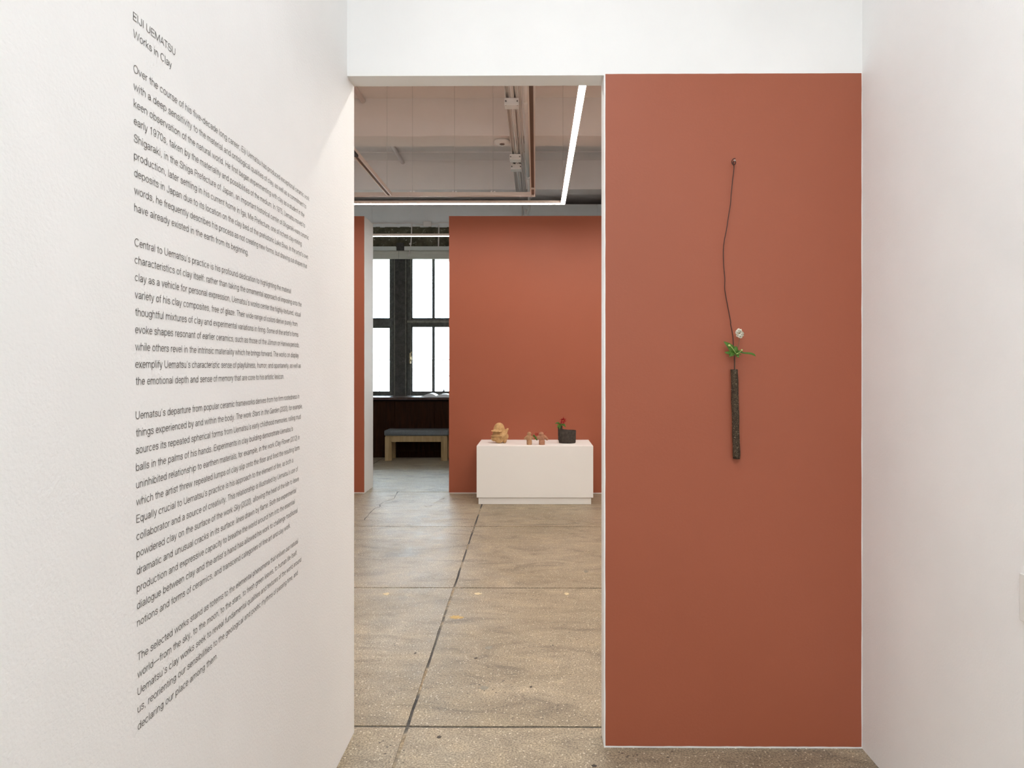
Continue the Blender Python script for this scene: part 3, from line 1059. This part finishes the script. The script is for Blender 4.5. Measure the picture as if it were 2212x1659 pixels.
yf = 6.935
figure(1142.5, yf, [(0.004, 0.024, 0.028, 0.026, 0.050, None), (0.004, 0.005, 0.027, 0.024, 0.014, None), (0.001, 0.064, 0.030, 0.025, 0.034, None),
                    (0.001, 0.082, 0.030, 0.022, 0.020, None), (0.004, 0.108, 0.022, 0.021, 0.023, None), (0.004, 0.122, 0.018, 0.016, 0.008, None),
                    (-0.022, 0.074, 0.029, 0.015, 0.017, Rm('Y', -40)), (-0.038, 0.063, 0.012, 0.012, 0.013, None),
                    (0.026, 0.076, 0.024, 0.014, 0.016, Rm('Y', 40)), (0.037, 0.066, 0.011, 0.011, 0.012, None)],
       'clay_figurine', 'brown_clay', 'light brown squat clay figurine, left one of the pair on the plinth')
figure(1170.5, yf, [(0.0, 0.024, 0.031, 0.028, 0.050, None), (0.0, 0.005, 0.031, 0.026, 0.014, None), (-0.002, 0.064, 0.033, 0.027, 0.034, None),
                    (-0.002, 0.084, 0.034, 0.023, 0.020, None), (-0.005, 0.108, 0.025, 0.023, 0.022, None), (-0.006, 0.122, 0.020, 0.018, 0.008, None),
                    (-0.032, 0.076, 0.026, 0.015, 0.018, Rm('Y', -36)),
                    (0.030, 0.076, 0.034, 0.016, 0.018, Rm('Y', 38)), (0.052, 0.058, 0.014, 0.013, 0.015, None)],
       'clay_figurine', 'rust_clay', 'reddish clay figurine with stub arms, right one of the pair on the plinth')


# sprigs
def leaf(pts, widths, mat, parent, name='leaf', thick=0.0008, normal=Vector((0, -1, 0.35)), fold=0.25):
    pts = smooth_pts(pts, 4)
    n = len(pts)
    vs = []
    for i, p in enumerate(pts):
        s = i / (n - 1) * (len(widths) - 1)
        k = min(int(s), len(widths) - 2)
        w = widths[k] + (widths[k + 1] - widths[k]) * (s - k)
        a, b = pts[max(i - 1, 0)], pts[min(i + 1, n - 1)]
        t_ = (b - a).normalized()
        side = t_.cross(normal)
        side = side.normalized() if side.length > 1e-5 else Vector((1, 0, 0))
        nn = side.cross(t_).normalized()
        vs += [p - side * w + nn * w * fold, p, p + side * w + nn * w * fold,
               p - side * w + nn * (w * fold - thick), p - nn * thick, p + side * w + nn * (w * fold - thick)]
    fs = []
    for i in range(n - 1):
        a, b = i * 6, (i + 1) * 6
        fs += [(a, b, b + 1, a + 1), (a + 1, b + 1, b + 2, a + 2), (a + 3, a + 4, b + 4, b + 3), (a + 4, a + 5, b + 5, b + 4),
               (a, a + 3, b + 3, b), (a + 2, b + 2, b + 5, a + 5)]
    return fixnormals(MB().add(vs, fs).build(name, mat, parent, True))


def spiky_flower(c, r, parent, n=12, mat='petal_red'):
    for i in range(n):
        a = 2 * math.pi * i / n + random.uniform(-0.2, 0.2)
        el = random.uniform(-0.5, 0.7)
        d = Vector((math.cos(a), -0.55 + 0.5 * math.sin(i * 2.1), math.sin(a))).normalized()
        L = r * random.uniform(0.75, 1.15)
        leaf([c, c + d * L * 0.5, c + d * L + Vector((0, 0, -0.1 * L))], [r * 0.07, r * 0.14, r * 0.01], mat, parent, 'petal')
    MB().ball(c, r * 0.2, n=8).build('flower_centre', 'stamen', parent, True)


# dark round pot with a side tube
yv = 7.10
cb = P(1225.3, 956, yv)
t = thing('dark_clay_pot', (cb.x, yv, ZP), 'dark round clay pot with a small side tube, right end of the plinth', 'pot')
Rb, Rt = 0.0875, 0.0925
hb = 0.136


def rim(a):
    return hb - 0.008 * math.cos(a) + 0.003 * math.sin(3 * a)


n = 40
vs, fs = [], []
levels = [0, 0.08, 0.35, 0.7, 1.0]
for li, s in enumerate(levels):
    for k in range(n):
        a = 2 * math.pi * k / n
        r = (Rb + (Rt - Rb) * s) * (0.965 if li == 0 else 1.0)
        vs.append((cb.x + r * math.cos(a), yv + 0.75 * r * math.sin(a), ZP + rim(a) * s))
for li, s in enumerate([1.0, 0.5, 0.06]):
    for k in range(n):
        a = 2 * math.pi * k / n
        r = (Rb + (Rt - Rb) * s) - 0.008
        vs.append((cb.x + r * math.cos(a), yv + 0.75 * r * math.sin(a), ZP + rim(a) * s))
nl = len(levels) + 3
for li in range(nl - 1):
    for k in range(n):
        k2 = (k + 1) % n
        fs.append((li * n + k, li * n + k2, (li + 1) * n + k2, (li + 1) * n + k))
fs.append(tuple(range(n - 1, -1, -1)))
fs.append(tuple((nl - 1) * n + k for k in range(n)))
fixnormals(MB().add(vs, fs).build('body', 'dark_clay', t, True))
tx_ = P(1209.8, 925, yv).x
tm = MB()
prof_o = [(0.020, 0.03), (0.0225, 0.10), (0.0235, 0.178), (0.0235, 0.181), (0.0190, 0.181), (0.018, 0.12), (0.0, 0.12)]
tm.lathe(prof_o[:-1], (tx_, yv - 0.032, ZP), 18)
fixnormals(tm.build('side_tube', 'dark_clay', t, True))

sp = thing('red_flower_sprig', (tx_, yv - 0.032, ZP + 0.13), 'spiky red flower sprig standing in the dark clay pot', 'flower')
yq = yv - 0.035


def V_(px, py, dy=0.0):
    q = P(px, py, yq)
    return Vector((q.x, yq + dy, q.z))


MB().tube(smooth_pts([V_(1209, 932), V_(1210, 920), V_(1213, 914), V_(1215.5, 910)]), 0.004, 8).build('stem', 'stem_green', sp, True)
spiky_flower(V_(1216, 908.5, -0.01), 0.042, sp, 16)
for (tip, mid, w) in (((1198.5, 914.5), (1205, 913.5), 0.011), ((1221.5, 922.5), (1218, 917.5), 0.013), ((1203.5, 924), (1206, 919), 0.010), ((1208, 927), (1209, 921), 0.014), ((1213, 919), (1212, 917), 0.010)):
    leaf([V_(1211, 917.5, -0.004), V_(*mid, -0.022), V_(*tip, -0.03)], [0.003, w, 0.001], 'leaf_green', sp)

sp = thing('red_flower_sprig', P(1160, 947, 6.99), 'small red flower sprig between the two clay figurines', 'flower')
yq = 6.985
MB().tube(smooth_pts([V_(1165, 951), V_(1160, 946), V_(1157, 942)]), 0.0025, 8).build('stem', 'stem_green', sp, True)
MB().tube(smooth_pts([V_(1174, 938), V_(1178, 934.5), V_(1181, 932.3)]), 0.0016, 6).build('twig', 'petal_red', sp, True)
spiky_flower(V_(1158.8, 937.8), 0.024, sp, 10)
leaf([V_(1160.5, 951), V_(1157.5, 946.5, -.012), V_(1155.5, 942, -.01)], [0.004, 0.011, 0.002], 'leaf_green', sp)
leaf([V_(1156, 944), V_(1153.5, 941, -.012), V_(1153.2, 938.5, -.01)], [0.004, 0.011, 0.003], 'leaf_green', sp)
leaf([V_(1149, 942), V_(1148.6, 940, -.01), V_(1149, 938.5, -.01)], [0.003, 0.006, 0.001], 'petal_red', sp, 'petal')

# ------------------------------------------------------------------ hanging tube vase with sprig
yh = Y_DOOR - 0.018
t = thing('hanging_vase', P(1591, 992, yh), 'dark speckled clay tube vase hanging on the red field', 'vase')
a, b = P(1591, 991, yh), P(1586.2, 798, yh)
ax = (b - a)
Rv = 0.0128
prof = []
N = 26
for i in range(N):
    s = i / (N - 1)
    prof.append((a + ax * s + Vector((0.0006 * math.sin(s * 17), 0, 0)), Rv * (1 + 0.018 * math.sin(s * 31) + 0.02 * math.sin(s * 11 + 1)) * (0.93 if i in (0,) else 1)))
pts = [q for q, r in prof]
rs = [r for q, r in prof]
for s, r in ((1.0, 0.009), (0.97, 0.0088), (0.80, 0.0086)):
    pts.append(a + ax * s)
    rs.append(r)
fixnormals(MB().tube(pts, rs, 20).build('tube', 'speckled_clay', t, True))
# grog standing proud of the clay
for i in range(120):
    s = random.random()
    an = random.uniform(math.pi, 2 * math.pi)
    c = a + ax * s + Vector((Rv * math.cos(an), Rv * math.sin(an), 0))
    r = random.choice([0.0003, 0.0004, 0.0005, 0.0006]) if i > 3 else 0.0011
    if i == 0:
        grog = MB()
    grog.ball(c, r, n=6)
paint('grog', (0.52, 0.45, 0.33), rough=0.7, bstr=0)
go = grog.build('grog_specks', 'grog', t)
go['kind'] = 'stuff'

wt = thing('hanging_wire', P(1586, 350, Y_DOOR - 0.012), 'bent dark iron wire holding the tube vase on the red field', 'wire')


def Wc(q, dy=0.0):
    return P(1500 + q[0] / 4.365, 320 + q[1] / 4.365, Y_DOOR - 0.016 + dy)


loop = [Wc((386, 98), -.004), Wc((366, 103), -.006), Wc((352, 128), -.006), Wc((362, 154), -.004), Wc((382, 152), 0), Wc((390, 132), .003), Wc((377, 121), .003), Wc((364, 136), .0), Wc((370, 158), -.003)]
run = [Wc(q) for q in ((374, 185), (364, 270), (350, 400), (340, 530), (322, 640), (302, 770), (279, 890), (273, 1000), (277, 1120), (287, 1225), (286, 1325), (300, 1415), (322, 1530), (343, 1640))]
run2 = [P(1500 + q[0] / 5.184, 690 + q[1] / 5.184, Y_DOOR - 0.017) for q in ((405, 50), (420, 120), (432, 200), (438, 300), (447, 400), (448, 560), (450, 640))]
MB().tube(smooth_pts(loop + run + run2, 5), 0.00155, 8).build('wire', 'wire_iron', wt, True)
nail = MB().tube([(wt.location.x, Y_DOOR + 0.01, wt.location.z), (wt.location.x - 0.001, Y_DOOR - 0.020, wt.location.z + 0.003)], 0.0016, 8)
nail.tube([(wt.location.x - 0.001, Y_DOOR - 0.020, wt.location.z + 0.003), (wt.location.x - 0.001, Y_DOOR - 0.022, wt.location.z + 0.003)], 0.0032, 10)
no = nail.build('nail', 'cable_steel')
tag(no, 'small steel nail holding the wire loop', 'nail')

ys = Y_DOOR - 0.030
sp = thing('anemone_sprig', P(1588, 800, yh), 'white anemone sprig with green leaves standing in the tube vase', 'flower')


def Sg(x, y, dy=0.0):
    q = P(1555 + x / 17.46, 705 + y / 17.46, ys)
    return Vector((q.x, ys + dy, q.z))


MB().tube(smooth_pts([Sg(610, 1700, .012), Sg(603, 1400, .010), Sg(596, 1180, .005), Sg(610, 1050, .0), Sg(655, 830, -.006), Sg(700, 560, -.010), Sg(706, 380, -.012)]), 0.0011, 6).build('stem', 'stem_brown', sp, True)
# flower: cupped tepals round yellow stamens
fc = Sg(695, 275, -.012)
for i in range(8):
    an = 2 * math.pi * i / 8 + 0.3
    inner = i % 2
    d = Vector((math.cos(an), 0, math.sin(an)))
    k1 = 0.80 if inner else 0.92
    up_ = Vector((0.002, 0, 0.001))
    leaf([fc + Vector((0, 0.007, 0)) + d * 0.001, fc + d * 0.0075 * k1 + Vector((0, 0.004 - 0.001 * inner, 0)), fc + d * 0.0118 * k1 + Vector((0, -0.001, 0)) + up_ * 0.5, fc + d * 0.0116 * k1 + Vector((0, -0.0065, 0)) + up_],
         [0.003, 0.0068, 0.0080, 0.0074, 0.0050], 'petal_white', sp, 'petal', 0.0006, Vector((0, -1, 0.0)), 0.22)
MB().ball(fc + Vector((-0.001, 0.003, 0.0005)), 1, 0.0032, 0.0022, 0.0028, 10).build('stamens', 'stamen', sp, True)
MB().tube([fc + Vector((-0.0045, -0.0005, -0.002)), fc + Vector((0, 0.0005, 0)), fc + Vector((0.0028, -0.0002, 0.0012))], 0.0009, 6).build('stamens', 'stamen', sp, True)


def lobe(pts, ws, dy=0.0):
    q = [Sg(x, y, d + dy) for (x, y, d) in pts]
    return leaf(q, ws, 'leaf_green', sp, fold=0.15)


k = 1 / 17.46 / 600.0        # zoom pixels -> metres at the wall
lobe([(560, 1030, 0), (450, 880, -.006), (300, 720, -.010), (130, 570, -.006)], [20 * k, 150 * k, 125 * k, 75 * k, 3 * k])
lobe([(560, 1030, 0), (420, 1020, -.008), (290, 1010, -.014), (135, 980, -.014)], [20 * k, 75 * k, 85 * k, 55 * k, 4 * k], -.001)
lobe([(540, 1035, 0), (440, 1060, -.010), (370, 1090, -.016), (290, 1150, -.016)], [20 * k, 60 * k, 70 * k, 40 * k, 4 * k], -.003)
lobe([(565, 1030, 0), (575, 940, -.004), (585, 840, -.004), (590, 742, .0)], [20 * k, 80 * k, 85 * k, 60 * k, 10 * k], -.002)
lobe([(570, 1030, 0), (660, 980, -.006), (760, 960, -.010), (830, 1000, -.014)], [10 * k, 50 * k, 60 * k, 40 * k, 4 * k], .002)
lobe([(575, 1040, 0), (620, 1090, -.008), (650, 1130, -.010), (695, 1168, -.010)], [10 * k, 45 * k, 55 * k, 40 * k, 4 * k], -.002)
lobe([(580, 1040, 0), (640, 1040, -.006), (700, 1050, -.010), (770, 1075, -.010)], [10 * k, 32 * k, 36 * k, 22 * k, 3 * k], -.003)
lobe([(660, 940, 0), (850, 1000, -.010), (1080, 1020, -.016), (1220, 1065, -.016), (1315, 1130, -.012)], [20 * k, 26 * k, 34 * k, 40 * k, 38 * k, 4 * k], .001)
for (bx, by, st) in ((300, 728, ((540, 1020), (470, 900), (400, 800), (340, 745))), (765, 900, ((600, 1030), (690, 985), (750, 930))), (590, 1032, ((575, 1060), (585, 1040)))):
    MB().tube(smooth_pts([Sg(x, y, -.018) for x, y in st]), 0.0007, 6).build('bud_stalk', 'bud_green', sp, True)
    r = 0.0042 if bx == 300 else (0.0036 if bx == 765 else 0.0020)
    MB().ball(Sg(bx, by, -.019), r, 1.1, 1, 0.9, 10).build('bud', 'bud_green', sp, True)

# ------------------------------------------------------------------ wall socket at the right edge
c = onX(2207, 1237, XR)
t = thing('wall_socket', (XR, c.y - 0.035, c.z - 0.057), 'white wall socket plate on the right hall wall', 'socket')
MB().bbox(XR - 0.006, XR, c.y - 0.07, c.y, c.z - 0.114, c.z, 0.002).build('plate', 'plate_plastic', t)
plate_ = t.children[0]
for dz in (-0.036, -0.078):
    MB().bbox(XR - 0.008, XR - 0.004, c.y - 0.052, c.y - 0.018, c.z + dz - 0.014, c.z + dz + 0.014, 0.002).build('outlet', 'plate_plastic', plate_)

# ------------------------------------------------------------------ railing outside the window
struct(box('street', 'patch_grey', -70, 70, 12.6, 130, -9.0, -8.8), 'unseen street level outside the window, added to cut upward sky light')  # unseen ground, added to dim light rising through the windows
struct(box('terrace', 'white_wall_smooth', -12, 6, 24.5, 30, PZ(812, 26.0) - 0.75, PZ(812, 26.0) - 0.6), 'roof terrace outside the window')
yo = 26.0
t = thing('railing', P(880, 850, yo), 'pale blue railing seen faintly through the window', 'railing')
xa, xb = PXX(730, yo), PXX(1010, yo)
z1, z0 = PZ(777, yo), PZ(812, yo)
box('top_rail', 'fence_blue', xa, xb, yo - 0.02, yo + 0.02, z1 - 0.02, z1 + 0.02, t)
box('bottom_rail', 'fence_blue', xa, xb, yo - 0.02, yo + 0.02, z0 - 0.015, z0 + 0.015, t)
xx = xa
while xx < xb:
    box('post', 'fence_blue', xx - 0.012, xx + 0.012, yo - 0.012, yo + 0.012, z0 - 0.6, z1, t)
    xx += 0.40


# ------------------------------------------------------------------ wall text (sans-serif lettering cut from vinyl)
SW = 33.5                                  # half stroke, 1/1000 em
XH = 517.0
CAP = 714.0


def A(cx, cy, rx, ry, a0, a1, n=None):
    n = n or max(4, int(abs(a1 - a0) / 22))
    return [(cx + rx * math.cos(math.radians(a0 + (a1 - a0) * i / n)), cy + ry * math.sin(math.radians(a0 + (a1 - a0) * i / n))) for i in range(n + 1)]


def SM(pts, k=3):
    return [(p.x, p.y) for p in smooth_pts([Vector((a, b, 0)) for a, b in pts], k)]


def DOT(x, y):
    return [(x, y - 44), (x, y + 44)]


lo, hi_ = 28.0, XH - 27.0
G = {
    'a': (537, [A(255, 350, 180, 137, 165, 0) + [(435, 100)] + A(490, 85, 55, 52, 180, 270), SM([(435, 300), (300, 275), (160, 245), (82, 190), (82, 110), (140, 45), (220, 28), (330, 60), (410, 130), (435, 210)])]),
    'b': (593, [[(103, 0), (103, CAP)], A(310, 258, 205, 231, 0, 360)]),
    'c': (537, [A(282, 258, 212, 231, 42, 318)]),
    'd': (593, [[(490, 0), (490, CAP)], A(283, 258, 205, 231, 0, 360)]),
    'e': (537, [[(75, 268), (478, 268)] + A(277, 258, 205, 231, 5, 318)]),
    'f': (296, [A(243, 600, 85, 85, 70, 180) + [(158, 0)], [(15, 484), (275, 484)]]),
    'g': (574, [A(280, 268, 203, 221, 0, 360), [(485, XH), (485, 0)] + A(285, -10, 200, 162, 0, -158)]),
    'h': (556, [[(100, 0), (100, CAP)], A(277, 325, 177, 164, 180, 0) + [(454, 0)]]),
    'i': (222, [[(111, 0), (111, XH)], DOT(111, 668)]),
    'j': (222, [[(111, XH), (111, -90)] + A(30, -90, 81, 82, 0, -90), DOT(111, 668)]),
    'k': (519, [[(100, 0), (100, CAP)], [(440, XH), (115, 195)], [(222, 305), (450, 0)]]),
    'l': (222, [[(111, 0), (111, CAP)]]),
    'm': (853, [[(100, 0), (100, XH)], A(264, 325, 164, 164, 180, 0) + [(428, 0)], A(592, 325, 164, 164, 180, 0) + [(756, 0)]]),
    'n': (556, [[(100, 0), (100, XH)], A(277, 325, 177, 164, 180, 0) + [(454, 0)]]),
    'o': (574, [A(287, 258, 214, 231, 0, 360)]),
    'p': (593, [[(103, -200), (103, XH)], A(310, 258, 205, 231, 0, 360)]),
    'q': (593, [[(490, -200), (490, XH)], A(283, 258, 205, 231, 0, 360)]),
    'r': (333, [[(100, 0), (100, XH)], A(290, 300, 190, 182, 180, 82)]),
    's': (500, [SM([(425, 370), (385, 455), (250, 490), (125, 455), (95, 378), (150, 312), (260, 278), (385, 235), (432, 148), (380, 58), (250, 27), (112, 60), (68, 158)])]),
    't': (315, [[(155, 660), (155, 110)] + A(235, 110, 80, 78, 180, 285), [(15, 484), (285, 484)]]),
    'u': (556, [[(456, 0), (456, XH)], A(279, 192, 177, 164, 0, -180) + [(102, XH)]]),
    'v': (500, [[(48, XH), (250, 30), (452, XH)]]),
    'w': (758, [[(42, XH), (212, 30), (379, 480), (546, 30), (716, XH)]]),
    'x': (518, [[(55, XH), (463, 0)], [(463, XH), (55, 0)]]),
    'y': (500, [[(48, XH), (258, 10)], [(452, XH), (250, -60)] + SM([(250, -60), (200, -145), (130, -172), (65, -165)])]),
    'z': (480, [[(50, 482), (430, 482), (50, 34), (440, 34)]]),
    'A': (648, [[(48, 0), (324, 690), (600, 0)], [(135, 240), (513, 240)]]),
    'B': (685, [[(110, 0), (110, CAP)], [(110, 680), (380, 680)] + A(380, 530, 175, 150, 90, -90) + [(110, 380)], [(380, 380)] + A(400, 207, 195, 173, 90, -90) + [(110, 34)]]),
    'C': (722, [A(375, 357, 308, 334, 42, 318)]),
    'E': (611, [[(570, 680), (110, 680), (110, 34), (580, 34)], [(110, 370), (545, 370)]]),
    'F': (574, [[(550, 680), (110, 680), (110, 0)], [(110, 360), (510, 360)]]),
    'G': (759, [A(380, 357, 312, 334, 42, 350), [(420, 350), (690, 350), (690, 0)]]),
    'H': (722, [[(110, 0), (110, CAP)], [(612, 0), (612, CAP)], [(110, 370), (612, 370)]]),
    'I': (259, [[(130, 0), (130, CAP)]]),
    'J': (519, [[(415, CAP), (415, 200)] + A(240, 200, 175, 176, 0, -180)]),
    'L': (556, [[(110, CAP), (110, 34), (545, 34)]]),
    'M': (871, [[(110, 0), (110, CAP)], [(118, 690), (435, 30), (753, 690)], [(761, 0), (761, CAP)]]),
    'O': (760, [A(380, 357, 312, 334, 0, 360, 18)]),
    'K': (667, [[(110, 0), (110, CAP)], [(590, CAP), (130, 270)], [(260, 400), (610, 0)]]),
    'P': (648, [[(110, 0), (110, CAP)], [(110, 680), (400, 680)] + A(400, 508, 190, 172, 90, -90) + [(110, 336)]]),
    'S': (648, [SM([(560, 500), (520, 620), (330, 690), (150, 625), (115, 525), (175, 430), (330, 375), (500, 325), (582, 210), (530, 80), (330, 25), (130, 85), (75, 235)])]),
    'T': (574, [[(20, 680), (554, 680)], [(287, 680), (287, 0)]]),
    'U': (722, [[(105, CAP), (105, 270)] + A(361, 270, 256, 244, 180, 360) + [(617, CAP)]]),
    'W': (926, [[(40, CAP), (245, 30), (463, 680), (681, 30), (886, CAP)]]),
    '0': (556, [A(278, 355, 205, 332, 0, 360, 18)]),
    '1': (556, [[(115, 570)] + SM([(115, 570), (230, 590), (300, 700)]), [(315, 0), (315, 706)]]),
    '2': (556, [A(275, 490, 195, 195, 170, -20) + SM([(455, 420), (370, 310), (150, 160), (75, 34)]) + [(510, 34)]]),
    '5': (556, [[(480, 672), (150, 672), (100, 345)] + SM([(100, 345), (180, 410), (290, 430), (430, 370), (482, 235), (430, 85), (280, 27), (140, 60), (70, 180)])]),
    '7': (556, [[(45, 672), (505, 672)] + SM([(505, 672), (340, 440), (250, 220), (215, 0)])]),
    '9': (556, [A(275, 470, 195, 212, 0, 360), SM([(470, 470), (470, 300), (430, 120), (340, 38), (250, 27), (150, 60), (100, 160)])]),
    '.': (278, [DOT(139, 44)]),
    ',': (278, [[(139, 88), (139, 0), (110, -95)]]),
    ':': (278, [DOT(139, 44), DOT(139, 440)]),
    '\u2019': (278, [[(139, CAP), (139, 620), (110, 540)]]),
    '(': (259, [A(330, 260, 235, 480, 112, 248)]),
    ')': (259, [A(-70, 260, 235, 480, 68, -68)]),
    '-': (389, [[(50, 255), (340, 255)]]),
    '\u2014': (1000, [[(60, 290), (940, 290)]]),
    ' ': (278, []),
}
G['\u014d'] = (574, G['o'][1] + [[(130, 640), (444, 640)]])

LINES = [
    (0, 'EIJI UEMATSU', 378), (1, 'Works in Clay', 370.5),
    (3, 'Over the course of his five-decade long career, Eiji Uematsu has produced exceptional ceramic work', 667.6),
    (4, 'with a deep sensitivity to the material and ontological qualities of clay, as well as a commitment to', 661),
    (5, 'keen observation of the natural world. He first began experimenting with clay as a student in the', 657),
    (6, 'early 1970s, taken by the materiality and possibilities of the medium. In 1975, Uematsu moved to', 658.6),
    (7, 'Shigaraki, in the Shiga Prefecture of Japan, an important historical center of Shigaraki-ware ceramic', 666.6),
    (8, 'production, later settling in his current home in Iga, Mie Prefecture, one of richest clay-mining', 651),
    (9, 'deposits in Japan due to its location on the clay bed of the prehistoric Lake Biwa. In the artist\u2019s own', 665),
    (10, 'words, he frequently describes his process as not creating new forms, but drawing out shapes that', 663),
    (11, 'have already existed in the earth from its beginning.', 535.6),
    (13, 'Central to Uematsu\u2019s practice is his profound dedication to highlighting the material', 628),
    (14, 'characteristics of clay itself: rather than taking the ornamental approach of imposing onto the', 651),
    (15, 'clay as a vehicle for personal expression, Uematsu\u2019s works center the highly-textured, visual', 649),
    (16, 'variety of his clay composites, free of glaze. Their wide range of colors derive purely from', 642),
    (17, 'thoughtful mixtures of clay and experimental variations in firing. Some of the artist\u2019s forms', 644),
    (18, 'evoke shapes resonant of earlier ceramics, such as those of the J\u014dmon or Haniwa periods,', 646),
    (19, 'while others revel in the intrinsic materiality which he brings forward. The works on display', 644.6),
    (20, 'exemplify Uematsu\u2019s characteristic sense of playfulness, humor, and spontaneity, as well as', 649),
    (21, 'the emotional depth and sense of memory that are core to his artistic lexicon.', 613),
    (23, 'Uematsu\u2019s departure from popular ceramic frameworks derives from his firm rootedness in', 646),
    (24, 'things experienced by and within the body. The work *Stars in the Garden* (2020), for example,', 652.6),
    (25, 'sources its repeated spherical forms from Uematsu\u2019s early childhood memories, rolling mud', 649),
    (26, 'balls in the palms of his hands. Experiments in clay building demonstrate Uematsu\u2019s', 632),
    (27, 'uninhibited relationship to earthen materials, for example, in the work *Clay Flower* (2012) in', 646.6),
    (28, 'which the artist threw repeated lumps of clay slip onto the floor and fired the resulting form.', 647.5),
    (29, 'Equally crucial to Uematsu\u2019s practice is his approach to the element of fire, as both a', 633),
    (30, 'collaborator and a source of creativity. This relationship is illustrated by Uematsu\u2019s use of', 643),
    (31, 'powdered clay on the surface of the work *Sky* (2020), allowing the heat of the kiln to leave', 645),
    (32, 'dramatic and unusual cracks in its surface: lines drawn by flame. Both his experimental', 639),
    (33, 'production and expressive capacity to breathe the world around him into the essential', 636),
    (34, 'dialogue between clay and the artist\u2019s hand has allowed his work to challenge traditional', 642),
    (35, 'notions and forms of ceramics, and transcend categories of fine art and clay work.', 627),
    (37, 'The selected works stand as totems to the elemental phenomena that enliven our natural', 643),
    (38, 'world\u2014from the sky, to the moon, to the stars, to fresh green leaves, to human life itself.', 641),
    (39, 'Uematsu\u2019s clay works seek to reveal fundamental qualities and textures of the world around', 650),
    (40, 'us, reorienting our sensibilities to the geological and poetic rhythms of passing time, and', 642.6),
    (41, 'declaring our place among them.', 469),
]
# measured baselines at the left margin: (line step, y)
BASE = [(0, 42.0), (3, 155.0), (13, 531.0), (20, 794.5), (23, 906.0), (35, 1354.5), (37, 1429.0), (41, 1578.5)]


def base_y(s):
    for (s0, y0), (s1, y1) in zip(BASE, BASE[1:]):
        if s0 <= s <= s1:
            return y0 + (y1 - y0) * (s - s0) / (s1 - s0)


def stroke_mesh(pts, w, vs, fs, tf_):
    """flat ribbon with mitred corners"""
    q = [pts[0]]
    for p in pts[1:]:
        if abs(p[0] - q[-1][0]) + abs(p[1] - q[-1][1]) > 1.0:
            q.append(p)
    closed = len(q) > 3 and abs(q[0][0] - q[-1][0]) + abs(q[0][1] - q[-1][1]) < 2
    n = len(q)
    base = len(vs)
    for i in range(n):
        if closed and i in (0, n - 1):
            a, b = q[n - 2], q[1]
        else:
            a, b = q[max(i - 1, 0)], q[min(i + 1, n - 1)]
        c = q[i]
        d1 = (c[0] - a[0], c[1] - a[1])
        d2 = (b[0] - c[0], b[1] - c[1])
        l1 = math.hypot(*d1)
        l2 = math.hypot(*d2)
        if l1 < 1e-6:
            d1, l1 = d2, l2
        if l2 < 1e-6:
            d2, l2 = d1, l1
        n1 = (-d1[1] / l1, d1[0] / l1)
        n2 = (-d2[1] / l2, d2[0] / l2)
        mx, my = n1[0] + n2[0], n1[1] + n2[1]
        ml = math.hypot(mx, my) or 1
        mx, my = mx / ml, my / ml
        k_ = w / max(0.42, mx * n1[0] + my * n1[1])
        vs.append(tf_(c[0] + mx * k_, c[1] + my * k_))
        vs.append(tf_(c[0] - mx * k_, c[1] - my * k_))
    for i in range(n - 1):
        fs.append((base + 2 * i, base + 2 * i + 1, base + 2 * i + 3, base + 2 * i + 2))


EM = 0.0191
wt_ = thing('wall_text', (XL, onX(290, 1578, XL).y, onX(290, 1578, XL).z), 'grey sans-serif exhibition text lettered on the white left wall', 'lettering')
for (step, text, xend) in LINES:
    y0 = base_y(step)
    xs_ = 287.0 + (y0 - 42) / 1536.0 * 10.0
    p0 = onX(xs_, y0, XL)
    p1 = onX(xend, CY, XL)
    strokes = []
    pen = 0.0
    ital = False
    for ch in text:
        if ch == '*':
            ital = not ital
            continue
        adv, st = G[ch]
        for s in st:
            strokes.append([(pen + x + (0.2 * y if ital else 0), y) for x, y in s])
        pen += adv
    x_min = min(p[0] for s in strokes for p in s) - SW
    x_max = max(p[0] for s in strokes for p in s) + SW
    sx = (p1.y - p0.y) / (x_max - x_min)
    sz = EM / 1000.0
    vs, fs = [], []
    for s in strokes:
        stroke_mesh(s, SW, vs, fs, lambda x, y: (XL + 0.0006, p0.y + (x - x_min) * sx, p0.z + y * sz))
    MB().add(vs, fs).build('text_line', 'vinyl', wt_)
